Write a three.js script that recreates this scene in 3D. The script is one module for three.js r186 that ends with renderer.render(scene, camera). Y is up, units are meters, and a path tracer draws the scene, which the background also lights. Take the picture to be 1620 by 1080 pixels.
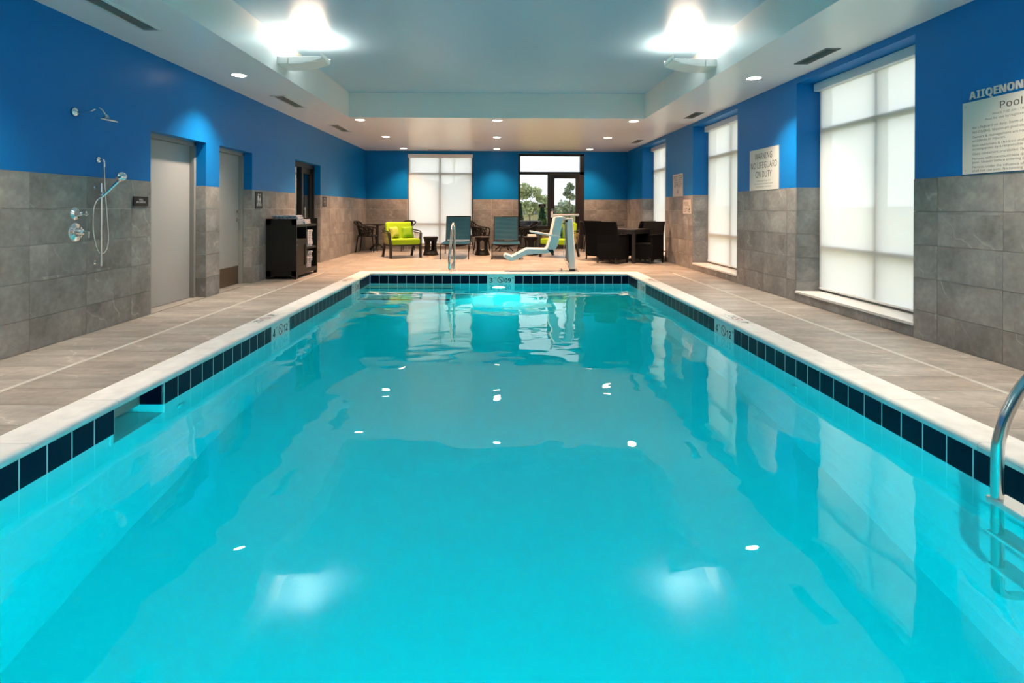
import * as THREE from 'three';
import { RoundedBoxGeometry } from 'three/addons/geometries/RoundedBoxGeometry.js';
import { mergeGeometries } from 'three/addons/utils/BufferGeometryUtils.js';
import { ImprovedNoise } from 'three/addons/math/ImprovedNoise.js';
import { RectAreaLightUniformsLib } from 'three/addons/lights/RectAreaLightUniformsLib.js';
import { Brush, Evaluator, SUBTRACTION } from 'three-bvh-csg';

// ------------------------------------------------------------------ camera, sky, exposure
const scene = new THREE.Scene();
const renderer = new THREE.WebGLRenderer({ antialias: true });
renderer.toneMapping = THREE.LinearToneMapping;
renderer.toneMappingExposure = 1.0;
renderer.shadowMap.enabled = true;
RectAreaLightUniformsLib.init();

const FOCAL = 861.03;                                   // pixels of the 1620 x 1080 frame
const camera = new THREE.PerspectiveCamera(2 * Math.atan(540 / FOCAL) * 180 / Math.PI, 1.5, 0.05, 400);
camera.position.set(0, 1.17, 0);
camera.rotation.order = 'YXZ';
camera.rotation.set(-0.00183, -0.01091, 0.00326);
camera.setViewOffset(1620, 1080, 810 - 793.6, 540 - 332.6, 1620, 1080);   // rising front of the lens
scene.add(camera);

const noise = new ImprovedNoise();
let seed = 20117;
const rnd = () => { seed = (seed * 1664525 + 1013904223) >>> 0; return seed / 4294967296; };
const rr = (a, b) => a + (b - a) * rnd();
const fbm = (x, y, z, o = 4) => { let s = 0, a = 0.5; for (let i = 0; i < o; i++) { s += a * noise.noise(x, y, z); x *= 2.03; y *= 2.03; a *= 0.5; } return s; };
const smooth = (a, b, x) => { const t = Math.min(1, Math.max(0, (x - a) / (b - a))); return t * t * (3 - 2 * t); };

{ // overcast sky with soft clouds
  const W = 1024, H = 512, d = new Float32Array(W * H * 4);
  for (let j = 0; j < H; j++) for (let i = 0; i < W; i++) {
    const el = (j + 0.5) / H * Math.PI - Math.PI / 2, az = (i + 0.5) / W * 2 * Math.PI;
    const x = Math.cos(el) * Math.cos(az), y = Math.sin(el), z = Math.cos(el) * Math.sin(az);
    const c = fbm(x * 3 + 7, y * 9, z * 3, 5);
    const L = 1 + 0.45 * c, k = (j * W + i) * 4;
    d[k] = 0.93 * L; d[k + 1] = 0.98 * L; d[k + 2] = 1.03 * L; d[k + 3] = 1;
  }
  const t = new THREE.DataTexture(d, W, H, THREE.RGBAFormat, THREE.FloatType);
  t.mapping = THREE.EquirectangularReflectionMapping; t.magFilter = THREE.LinearFilter; t.minFilter = THREE.LinearFilter; t.needsUpdate = true;
  scene.background = t;
  scene.backgroundIntensity = 2.9;
}
const WARM = new THREE.Color().setRGB(1.0, 0.58, 0.33);
const WARM2 = new THREE.Color().setRGB(1.0, 0.80, 0.60);

// ------------------------------------------------------------------ measures of the place
const XL = -3.80, XR = 3.87, ZB = -15.97, ZF = 4.6, CEIL = 2.876, TILE_TOP = 1.463;
const TXL = -2.744, TXR = 2.784, TZB = -10.17, TZF = 2.6, TRAY = 3.336;
const PXL = -2.275, PXR = 2.418, PZB = -9.86, PZF = 2.2, WATER = -0.174, PT = 0.1626;
const COPW = 0.22, COPY = 0.02;

// ------------------------------------------------------------------ helpers
const taken = new Map();
const numbered = (n) => { const k = taken.get(n) ?? 0; taken.set(n, k + 1); return k ? `${n}_${String(k).padStart(3, '0')}` : n; };
function mesh(name, geo, mat, parent = scene, label) {
  const g = Array.isArray(geo) ? merge(geo) : geo;
  const m = new THREE.Mesh(g, mat); m.castShadow = m.receiveShadow = true;
  m.name = parent === scene ? numbered(name) : name;
  if (label) m.userData.label = label;
  parent.add(m); return m;
}
function merge(list) {
  const a = list.map((g) => { const q = g.index ? g.toNonIndexed() : g.clone(); for (const k of Object.keys(q.attributes)) if (!['position', 'normal', 'uv'].includes(k)) q.deleteAttribute(k); if (!q.attributes.uv) q.setAttribute('uv', new THREE.BufferAttribute(new Float32Array(q.attributes.position.count * 2), 2)); return q; });
  return mergeGeometries(a, false);
}
function thing(name, label, category, pos = [0, 0, 0], turn = 0, group) {
  const o = new THREE.Group(); o.name = numbered(name); o.position.set(...pos); o.rotation.y = turn;
  o.userData = { label, category }; if (group) o.userData.group = group;
  scene.add(o); return o;
}
function tag(o, label, category, group) { o.userData.label = label; o.userData.category = category; if (group) o.userData.group = group; return o; }
function struct(name, label, category) { const o = new THREE.Group(); o.name = numbered(name); o.userData = { kind: 'structure', label, category }; scene.add(o); return o; }
function dup(src, pos, turn, label) {
  const c = src.clone(); c.name = numbered(src.name.replace(/_\d{3}$/, '')); c.position.set(...pos); c.rotation.y = turn;
  c.userData = { ...src.userData }; if (label) c.userData.label = label; scene.add(c); return c;
}
// uv in metres from the box's own axes
function metreUV(g, ox = 0, oy = 0, s = 1) {
  const q = g.index ? g.toNonIndexed() : g, p = q.attributes.position, n = q.attributes.normal, uv = new Float32Array(p.count * 2);
  for (let i = 0; i < p.count; i++) {
    const ax = Math.abs(n.getX(i)), ay = Math.abs(n.getY(i)), az = Math.abs(n.getZ(i)); let u, v;
    if (ax >= ay && ax >= az) { u = p.getZ(i); v = p.getY(i); } else if (ay >= az) { u = p.getX(i); v = p.getZ(i); } else { u = p.getX(i); v = p.getY(i); }
    uv[2 * i] = u * s + ox; uv[2 * i + 1] = v * s + oy;
  }
  q.setAttribute('uv', new THREE.BufferAttribute(uv, 2)); return q;
}
const box = (x0, x1, y0, y1, z0, z1) => new THREE.BoxGeometry(Math.abs(x1 - x0), Math.abs(y1 - y0), Math.abs(z1 - z0)).translate((x0 + x1) / 2, (y0 + y1) / 2, (z0 + z1) / 2);
const rbox = (x0, x1, y0, y1, z0, z1, r = 0.01, s = 2) => { const w = Math.abs(x1 - x0), h = Math.abs(y1 - y0), d = Math.abs(z1 - z0); return new RoundedBoxGeometry(w, h, d, s, Math.min(r, w / 2.01, h / 2.01, d / 2.01)).translate((x0 + x1) / 2, (y0 + y1) / 2, (z0 + z1) / 2); };
const V = (x, y, z) => new THREE.Vector3(x, y, z);
function rod(a, b, r, r2 = r, seg = 10) {           // cylinder from a to b
  const A = V(...a), B = V(...b), d = B.clone().sub(A), g = new THREE.CylinderGeometry(r2, r, d.length(), seg);
  g.applyQuaternion(new THREE.Quaternion().setFromUnitVectors(V(0, 1, 0), d.clone().normalize()));
  return g.translate(...A.add(B).multiplyScalar(0.5).toArray());
}
function bar(a, b, w, t, up = [0, 1, 0]) {            // rectangular bar from a to b
  const A = V(...a), B = V(...b), d = B.clone().sub(A), L = d.length(), z = d.normalize(), x = V(...up).cross(z).normalize(), y = z.clone().cross(x);
  const g = new RoundedBoxGeometry(w, t, L, 1, Math.min(w, t) * 0.2);
  g.applyMatrix4(new THREE.Matrix4().makeBasis(x, y, z)); return g.translate(...A.add(B).multiplyScalar(0.5).toArray());
}
function tube(pts, r, seg = 48, rad = 10, closed = false, tension = 0.5) {
  return new THREE.TubeGeometry(new THREE.CatmullRomCurve3(pts.map((p) => V(...p)), closed, 'catmullrom', tension), seg, r, rad, closed);
}
const lathe = (pts, seg = 32) => new THREE.LatheGeometry(pts.map((p) => new THREE.Vector2(...p)), seg);
function extrude(pts, depth, bevel = 0, steps = 1) {
  const s = new THREE.Shape(pts.map((p) => new THREE.Vector2(...p)));
  return new THREE.ExtrudeGeometry(s, { depth, bevelEnabled: bevel > 0, bevelSize: bevel, bevelThickness: bevel, bevelSegments: 2, steps, curveSegments: 10 });
}

// ------------------------------------------------------------------ textures
function dataTex(W, H, fn, srgb = true) {
  const d = new Uint8Array(W * H * 4);
  for (let j = 0; j < H; j++) for (let i = 0; i < W; i++) { const c = fn(i / W, j / H, i, j), k = (j * W + i) * 4; for (let q = 0; q < 3; q++) d[k + q] = Math.max(0, Math.min(255, (Array.isArray(c) ? c[q] : c) * 255)); d[k + 3] = 255; }
  const t = new THREE.DataTexture(d, W, H); t.magFilter = THREE.LinearFilter; t.minFilter = THREE.LinearMipmapLinearFilter; t.generateMipmaps = true;
  t.wrapS = t.wrapT = THREE.RepeatWrapping; if (srgb) t.colorSpace = THREE.SRGBColorSpace; t.needsUpdate = true; return t;
}
function vein(x, y, s, k) {                             // thin branching light lines
  const wx = fbm(x * 0.9 + s, y * 0.9, s, 3) * 0.30, n = noise.noise((x * 0.80 + y * 0.55) * k * 0.55 + wx * 2 + s * 3.1, (y * 0.22 - x * 0.15) * k * 0.4 + wx + s, s);
  const m = smooth(0.03, 0.35, noise.noise(x * 0.7 + s * 7, y * 0.7 - s, 3.3 + s));
  return Math.pow(1 - Math.min(1, Math.abs(n) * 26), 2) * m;
}
// 1024 px stand for 2.46 m
const stoneWallTex = dataTex(1024, 1024, (u, v) => {
  const x = u * 8, y = v * 8, c = fbm(x * 0.9, y * 0.9, 1.5, 5) * 0.20 + fbm(x * 7, y * 7, 4.5, 3) * 0.10 + (rnd() - 0.5) * 0.035;
  const ve = 0.19 * vein(x, y, 0.7, 1.3) + 0.15 * vein(x + 3, y * 1.2, 2.1, 1.6);
  const b = 0.60 + c + ve; return [b, b * 0.985, b * 0.97];
});
const stoneFloorTex = dataTex(1024, 1024, (u, v) => {
  const x = u * 8, y = v * 8, c = fbm(x * 0.5, y * 2.2, 9.5, 5) * 0.20 + fbm(x * 6, y * 9, 14.5, 3) * 0.09 + (rnd() - 0.5) * 0.035;
  const ve = 0.15 * vein(x * 0.6, y * 1.5, 5.7, 1.3) + 0.11 * vein(x * 0.7 + 3, y * 1.9, 8.1, 1.7);
  const b = 0.655 + c + ve; return [b * 1.0, b * 0.975, b * 0.95];
});
const plasterTex = dataTex(512, 512, (u, v) => { const b = 0.945 + fbm(u * 9, v * 9, 2.2, 4) * 0.08 + (rnd() - 0.5) * 0.03; return [b, b, b]; });
const orangePeel = dataTex(256, 256, (u, v) => 0.5 + fbm(u * 40, v * 40, 5.5, 2) * 0.9, false);
const weaveTex = dataTex(128, 128, (u, v) => { const a = Math.sin(u * Math.PI * 32), b = Math.sin(v * Math.PI * 32); const w = (Math.floor(u * 16) + Math.floor(v * 16)) % 2 ? Math.abs(a) : Math.abs(b); return 0.45 + 0.55 * w; }, false);
const clothTex = dataTex(256, 256, (u, v, i, j) => 0.80 + 0.10 * Math.sin(i * Math.PI / 2) * Math.sin(j * Math.PI / 2) + 0.08 * rnd(), false);
const slingTex = dataTex(256, 256, (u, v, i, j) => { const b = 0.80 + 0.14 * ((i >> 1) % 2 ^ (j >> 1) % 2) + 0.06 * rnd(); return [b, b, b]; });
const towelTex = dataTex(256, 256, (u, v) => { const n = fbm(u * 22, v * 22, 7.7, 3), m = fbm(u * 14 + 9, v * 14, 1.7, 3); const ink = smooth(0.08, 0.14, n) * 0.75 + smooth(0.16, 0.2, m) * 0.4; const b = 0.92 - 0.06 * rnd(); return [b - ink * 0.62, b - ink * 0.56, b - ink * 0.34]; });
function canvasTex(w, h, draw) {
  const c = document.createElement('canvas'); c.width = w; c.height = h; const x = c.getContext('2d'); draw(x, w, h);
  const t = new THREE.CanvasTexture(c); t.colorSpace = THREE.SRGBColorSpace; return t;
}

// ------------------------------------------------------------------ materials
const rgb = (r, g, b) => new THREE.Color().setRGB(r, g, b);
const std = (r, g, b, rough = 0.6, o = {}) => new THREE.MeshPhysicalMaterial({ color: rgb(r, g, b), roughness: rough, ...o });
const M = {
  blue: std(0.0008, 0.165, 0.49, 0.36, { specularIntensity: 0.42, bumpMap: orangePeel, bumpScale: 0.0003 }),
  soffit: std(0.83, 0.80, 0.785, 0.30),
  trayTop: std(0.33, 0.52, 0.68, 0.34),
  grout: std(0.52, 0.51, 0.49, 0.85),
  darkGrout: std(0.40, 0.385, 0.36, 0.85),
  white: std(0.80, 0.80, 0.79, 0.45),
  sill: std(0.80, 0.785, 0.77, 0.35),
  coping: std(0.93, 0.93, 0.93, 0.5, { map: plasterTex }),
  plaster: std(0.86, 0.87, 0.87, 0.75),
  navy: std(0.0025, 0.006, 0.028, 0.3, { specularIntensity: 0.35 }),
  poolGrout: std(0.80, 0.82, 0.83, 0.7),
  chrome: std(0.86, 0.87, 0.88, 0.12, { metalness: 1 }),
  steel: std(0.72, 0.70, 0.68, 0.2, { metalness: 1 }),
  doorGrey: std(0.35, 0.35, 0.355, 0.3),
  frameGrey: std(0.27, 0.265, 0.26, 0.4),
  bronze: std(0.018, 0.012, 0.010, 0.35),
  kick: std(0.19, 0.14, 0.10, 0.35, { metalness: 0.7 }),
  black: std(0.012, 0.012, 0.012, 0.5),
  wicker: std(0.003, 0.004, 0.0055, 0.8, { specularIntensity: 0.25, bumpMap: weaveTex, bumpScale: 0.002 }),
  resin: std(0.0045, 0.005, 0.0055, 0.5, { specularIntensity: 0.6 }),
  cabinet: std(0.010, 0.0095, 0.009, 0.45, { specularIntensity: 0.6 }),
  tableTop: std(0.026, 0.028, 0.032, 0.38),
  lime: std(0.30, 0.50, 0.004, 0.85, { bumpMap: clothTex, bumpScale: 0.0008 }),
  limeDark: std(0.19, 0.37, 0.006, 0.85, { bumpMap: clothTex, bumpScale: 0.0008 }),
  limePale: std(0.44, 0.50, 0.10, 0.85, { bumpMap: clothTex, bumpScale: 0.0008 }),
  tealCloth: std(0.006, 0.10, 0.12, 0.85),
  sling: std(0.008, 0.085, 0.15, 0.6, { specularIntensity: 0.5, map: slingTex }),
  rope: std(0.46, 0.34, 0.19, 0.8),
  liftWhite: std(0.78, 0.79, 0.80, 0.35),
  liftPad: std(0.80, 0.70, 0.66, 0.5),
  signCream: std(0.70, 0.68, 0.65, 0.45),
  towel: std(0.85, 0.85, 0.87, 0.95, { map: towelTex }),
  plainTowel: std(0.84, 0.84, 0.83, 0.95),
  shade: std(0.93, 0.93, 0.91, 0.93, { transmission: 0.62, thickness: 0, specularIntensity: 0 }),
  glass: std(0.95, 0.97, 0.96, 0.0, { transmission: 1, thickness: 0, ior: 1.5 }),
  tintGlass: std(0.68, 0.69, 0.69, 0.0, { transmission: 1, thickness: 0, ior: 1.5 }),  // grey tint added to dim the bright sky seen through the end door
  water: std(1, 1, 1, 0.0, { transmission: 1, thickness: 1, ior: 1.333, attenuationColor: rgb(0.03, 0.90, 0.935), attenuationDistance: 1.6 }),
  mullion: std(0.14, 0.135, 0.13, 0.45),
  ventGrey: std(0.22, 0.22, 0.22, 0.5),
  galvanised: std(0.45, 0.46, 0.47, 0.45),
  ventWhite: std(0.74, 0.75, 0.76, 0.45),
  drain: std(0.66, 0.65, 0.62, 0.4),
  rubber: std(0.01, 0.01, 0.01, 0.7),
};
const tone = (map, list) => list.map(([r, g, b, ro]) => std(r, g, b, ro, { map }));
const wallTones = tone(stoneWallTex, [[0.83, 0.815, 0.825, 0.5], [0.77, 0.755, 0.765, 0.5], [0.89, 0.875, 0.885, 0.48], [0.80, 0.78, 0.78, 0.52]]);
const floorTones = tone(stoneFloorTex, [[0.88, 0.87, 0.86, 0.42], [0.82, 0.80, 0.78, 0.42], [0.94, 0.93, 0.92, 0.42], [0.86, 0.82, 0.79, 0.42]]);
M.stoneWall = wallTones[0];
const S = 1 / 2.46;

// ------------------------------------------------------------------ tiled surfaces
const tileCache = new Map();
// one tile: w along the wall, h up (or along z on a floor), t thick; facing +z of its own axes
function tileGeo(w, h, t, k) {
  const key = [w.toFixed(3), h.toFixed(3), t, k].join();
  if (!tileCache.has(key)) {
    const g = metreUV(new THREE.BoxGeometry(w, h, t), 0, 0, S), uv = g.attributes.uv, ox = (k * 0.37 + 0.13) % 1, oy = (k * 0.61 + 0.29) % 1;
    for (let i = 0; i < uv.count; i++) uv.setXY(i, uv.getX(i) + ox, uv.getY(i) + oy);
    tileCache.set(key, g);
  }
  return tileCache.get(key);
}
function cut(rects, o) {                                // rects minus opening o = [u0, u1, v0, v1]
  const out = [];
  for (const [a, b, c, d] of rects) {
    const [p, q, r, s] = o;
    if (q <= a || p >= b || s <= c || r >= d) { out.push([a, b, c, d]); continue; }
    if (p > a) out.push([a, p, c, d]); if (q < b) out.push([q, b, c, d]);
    const l = Math.max(a, p), m = Math.min(b, q);
    if (r > c) out.push([l, m, c, r]); if (s < d) out.push([l, m, s, d]);
  }
  return out;
}
const COURSES = [0.003, 0.263, 0.563, 0.863, 1.163, TILE_TOP];
// tiles on a vertical face. place(u, v) -> [x, y, z]; turn about y
function tileFace(parent, u0, u1, anchor, pitch, openings, place, turn, vmax = TILE_TOP, vmin = 0.0) {
  const gap = 0.0035, t = 0.012;
  let first = anchor; while (first > u0 + 1e-6) first -= pitch;
  for (let a = first; a < u1 - 1e-6; a += pitch) for (let r = 0; r < 5; r++) {
    const lo = Math.max(COURSES[r], vmin), hi = Math.min(COURSES[r + 1], vmax); if (hi - lo < 0.02) continue;
    let list = [[Math.max(a, u0), Math.min(a + pitch, u1), lo, hi]];
    for (const o of openings) list = cut(list, o);
    for (const [p, q, c, d] of list) {
      if (q - p < 0.012 || d - c < 0.012) continue;
      const m = mesh('tile', tileGeo(q - p - gap, d - c - gap, t, Math.floor(rnd() * 24)), wallTones[Math.floor(rnd() * wallTones.length)], parent);
      m.position.set(...place((p + q) / 2, (c + d) / 2)); m.rotation.y = turn;
    }
  }
}
// painted wall with openings, as boxes; u is z on side walls and x on the end walls
function wallPanels(u0, u1, v0, v1, openings, mk) { let list = [[u0, u1, v0, v1]]; for (const o of openings) list = cut(list, o); return list.map((r) => mk(...r)); }

// ------------------------------------------------------------------ left wall
const WT = 0.34;
const LO = [[-7.18, -6.035, 0, 2.03], [-8.53, -7.53, 0, 2.035], [-11.84, -10.35, 0, 2.105]];
const wallLeft = struct('wall_left', 'blue painted wall over grey stone tiles with the shower and grey doors', 'wall');
mesh('painted_wall', wallPanels(ZB - 0.3, ZF, TILE_TOP, CEIL + 0.1, LO, (a, b, c, d) => metreUV(box(XL - WT, XL, c, d, a, b))), M.blue, wallLeft, 'blue painted upper wall');
mesh('grout', wallPanels(ZB - 0.3, ZF, -0.2, TILE_TOP, LO, (a, b, c, d) => box(XL - WT, XL - 0.006, c, d, a, b)), M.grout, wallLeft, 'pale grout behind the tiles');
tileFace(wallLeft, ZB, -1.39, -4.475, 0.617, LO, (u, v) => [XL - 0.002, v, u], Math.PI / 2);
mesh('tile_field', metreUV(box(XL - 0.02, XL + 0.003, 0, TILE_TOP, -1.388, ZF), 0, 0, S), wallTones[0], wallLeft);
for (const [a, b, , top] of LO) for (const [zf, s] of [[a, 1], [b, -1]])       // tiled door reveals
  for (let r = 0; r < 5; r++) {
    const c = COURSES[r], d = COURSES[r + 1], m = mesh('tile', tileGeo(0.128, d - c - 0.0035, 0.012, Math.floor(rnd() * 24)), wallTones[Math.floor(rnd() * 4)], wallLeft);
    m.position.set(XL - 0.064, (c + d) / 2, zf + s * 0.002); m.rotation.y = s > 0 ? 0 : Math.PI;
  }

// ------------------------------------------------------------------ right wall with three windows in view, two more behind the camera
const RO = [[-6.97, -4.99, 0.115, 2.80], [-10.65, -8.68, 0.115, 2.80], [-14.34, -12.36, 0.115, 2.80], [-3.30, -1.32, 0.115, 2.80], [0.37, 2.35, 0.115, 2.80]];
const wallRight = struct('wall_right', 'blue painted wall over grey stone tiles with tall shaded windows', 'wall');
const WTR = 0.46;
mesh('painted_wall', wallPanels(ZB - 0.3, ZF, TILE_TOP, CEIL + 0.1, RO, (a, b, c, d) => metreUV(box(XR, XR + WTR, c, d, a, b))), M.blue, wallRight, 'blue painted upper wall');
mesh('grout', wallPanels(ZB - 0.3, ZF, -0.2, TILE_TOP, RO, (a, b, c, d) => box(XR + 0.006, XR + WTR, c, d, a, b)), M.grout, wallRight, 'pale grout behind the tiles');
tileFace(wallRight, ZB, -1.64, -4.721, 0.617, RO, (u, v) => [XR + 0.002, v, u], -Math.PI / 2);
mesh('tile_field', [box(XR - 0.003, XR + 0.02, 0, 0.113, -1.638, 2.35), box(XR - 0.003, XR + 0.02, 0, TILE_TOP, -1.32, 0.37), box(XR - 0.003, XR + 0.02, 0, TILE_TOP, 2.35, ZF)].map((g) => metreUV(g, 0, 0, S)), wallTones[0], wallRight);
for (const [a, b] of RO.slice(0, 4)) for (const [zf, s] of [[a, 1], [b, -1]])
  for (let r = 0; r < 5; r++) {
    const c = Math.max(COURSES[r], 0.14), d = COURSES[r + 1], m = mesh('tile', tileGeo(0.33, d - c - 0.0035, 0.012, Math.floor(rnd() * 24)), wallTones[Math.floor(rnd() * 4)], wallRight);
    m.position.set(XR + 0.165, (c + d) / 2, zf + s * 0.002); m.rotation.y = s > 0 ? 0 : Math.PI;
  }

// ------------------------------------------------------------------ back wall and wall behind the camera
const BO = [[-2.582, -0.668, 0.11, 2.785], [0.66, 2.60, 0, 2.812]];
const wallBack = struct('wall_back', 'blue painted end wall over stone tiles with shaded window and glass door', 'wall');
mesh('painted_wall', wallPanels(XL - WT, XR + WTR, TILE_TOP, CEIL + 0.1, BO, (a, b, c, d) => metreUV(box(a, b, c, d, ZB - 0.3, ZB))), M.blue, wallBack, 'blue painted upper wall');
mesh('grout', wallPanels(XL - WT, XR + WTR, -0.2, TILE_TOP, BO, (a, b, c, d) => box(a, b, c, d, ZB - 0.3, ZB - 0.006)), M.grout, wallBack, 'pale grout behind the tiles');
tileFace(wallBack, XL, XR, 2.96, 0.617, BO, (u, v) => [u, v, ZB - 0.002], 0);
const wallFront = struct('wall_front', 'blue painted wall behind the near end of the pool', 'wall');
mesh('painted_wall', metreUV(box(XL - WT, XR + WTR, TILE_TOP, CEIL + 0.6, ZF, ZF + 0.3)), M.blue, wallFront);
mesh('tile_field', metreUV(box(XL - WT, XR + WTR, -0.2, TILE_TOP, ZF - 0.003, ZF + 0.3), 0, 0, S), wallTones[0], wallFront);

// ------------------------------------------------------------------ ceiling: soffit ring with a raised tray
const ceiling = struct('ceiling', 'white soffit around a raised pale blue tray ceiling', 'ceiling');
const GRILLES = [[-3.40, -3.20, -5.27, -4.25, 0, 'long white framed air grille above the shower'], [-3.41, -3.19, -9.22, -8.25, 0, 'long white framed air grille above the second grey door'], [-3.41, -3.19, -12.1, -11.07, 0, 'long white framed air grille above the dark glazed entry'],
  [3.47, 3.63, -6.31, -5.69, 1, 'grey air grille in the soffit over the nearest tall window'], [3.49, 3.65, -10.08, -9.50, 1, 'grey air grille in the soffit over the middle tall window'], [3.45, 3.60, -13.86, -13.23, 1, 'grey air grille in the soffit over the tall window by the dining set'],
  [-1.95, -1.28, -15.74, -15.66, 1, 'narrow air slot in the soffit over the end window'], [1.25, 1.92, -15.74, -15.66, 1, 'narrow air slot in the soffit over the glass door']];
const ducts = GRILLES.map(([a, b, c, d]) => [a + 0.012, b - 0.012, c + 0.012, d - 0.012]);
let ringRects = [[XL - WT, TXL, ZB - 0.3, ZF + 0.3], [TXR, XR + WTR, ZB - 0.3, ZF + 0.3], [TXL, TXR, ZB - 0.3, TZB], [TXL, TXR, TZF, ZF + 0.3]];
for (const o of ducts) ringRects = cut(ringRects, o);
mesh('soffit', ringRects.map(([a, b, c, d]) => metreUV(box(a, b, CEIL, TRAY + 0.2, c, d))), M.soffit, ceiling, 'white painted soffit');
for (const [a, b, c, d] of ducts) mesh('duct', [box(a - 0.001, a + 0.002, CEIL + 0.02, TRAY + 0.2, c, d), box(b - 0.002, b + 0.001, CEIL + 0.02, TRAY + 0.2, c, d), box(a, b, CEIL + 0.02, TRAY + 0.2, c - 0.001, c + 0.002), box(a, b, CEIL + 0.02, TRAY + 0.2, d - 0.002, d + 0.001), box(a - 0.01, b + 0.01, TRAY + 0.15, TRAY + 0.2, c - 0.01, d + 0.01)], M.galvanised, ceiling, 'galvanised duct above the grille');
mesh('tray_panel', metreUV(box(TXL - 0.1, TXR + 0.1, TRAY, TRAY + 0.2, TZB - 0.1, TZF + 0.1)), M.trayTop, ceiling, 'pale blue raised ceiling panel');

// ------------------------------------------------------------------ deck
const floor = struct('floor', 'grey beige stone tile pool deck', 'floor');
const CXL = PXL - COPW, CXR = PXR + COPW, CZB = PZB - COPW, CZF = PZF + COPW;
const SL = -3.15, SR = 3.29, SW = 0.019;                  // slot drains
mesh('grout', [box(XL - 0.3, CXL + 0.05, -0.2, -0.003, ZB - 0.3, ZF), box(CXR - 0.05, XR + 0.4, -0.2, -0.003, ZB - 0.3, ZF), box(CXL, CXR, -0.2, -0.003, ZB - 0.3, CZB + 0.05), box(CXL, CXR, -0.2, -0.003, CZF - 0.05, ZF)], M.darkGrout, floor, 'pale grout between deck tiles');
function deckTile(x0, x1, z0, z1, list) {
  const k = Math.floor(rnd() * 24), g = tileGeo(x1 - x0 - 0.003, z1 - z0 - 0.003, 0.012, k), mt = Math.floor(rnd() * floorTones.length);
  if (list) { list[mt].push(g.clone().rotateX(-Math.PI / 2).translate((x0 + x1) / 2, -0.006, (z0 + z1) / 2)); return; }
  const m = mesh('tile', g, floorTones[mt], floor); m.rotation.x = -Math.PI / 2; m.position.set((x0 + x1) / 2, -0.006, (z0 + z1) / 2);
}
const rest = [[], [], [], []];
for (const [x0, x1, off] of [[XL, SL - SW, 0.12], [SL + SW, CXL, 0], [CXR, SR - SW, 0.06], [SR + SW, XR, 0.2]])
  for (let z = -2.65 + off; z > CZB; z -= 0.305) deckTile(x0, x1, Math.max(z - 0.305, CZB), z, null);
for (const [x0, x1, off] of [[XL, SL - SW, 0.12], [SL + SW, CXL, 0], [CXR, SR - SW, 0.06], [SR + SW, XR, 0.2]])
  for (let z = -2.65 + off; z < ZF; z += 0.305) deckTile(x0, x1, z, Math.min(z + 0.305, ZF), rest);
for (let r = 0, z = CZB; z > ZB + 0.02; z -= 0.305, r++) for (let x = XL - (r % 2) * 0.305; x < XR; x += 0.61) {
  const a = Math.max(x, XL), b = Math.min(x + 0.61, XR); if (b - a > 0.02) deckTile(a, b, Math.max(z - 0.305, ZB), z, rest);
}
for (let z = CZF; z < ZF; z += 0.305) for (let x = CXL; x < CXR; x += 0.61) deckTile(x, Math.min(x + 0.61, CXR), z, Math.min(z + 0.305, ZF), rest);
rest.forEach((l, i) => { if (l.length) { const m = mesh('far_tiles', l, floorTones[i], floor); m.userData.kind = 'stuff'; } });
function slotDrain(x, z0, z1, label) {
  const d = thing('slot_drain', label, 'floor drain', [x, 0, 0], 0, 'slot drains in the deck');
  mesh('channel_frame', [box(-SW, -SW + 0.005, -0.012, 0.001, z1, z0), box(SW - 0.005, SW, -0.012, 0.001, z1, z0), box(-SW, SW, -0.012, -0.006, z1, z0)], M.drain, d);
  const sl = []; for (let z = z0; z > z1; z -= 0.022) sl.push(box(-SW + 0.004, SW - 0.004, -0.006, 0.0, z - 0.016, z));
  const m = mesh('grate', sl, M.drain, d); m.userData.kind = 'stuff';
}
slotDrain(SL, 3.4, -13.7, 'long pale slot drain in the deck below the shower wall');
slotDrain(SR, 3.4, -10.44, 'long pale slot drain in the deck below the tall windows');

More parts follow.
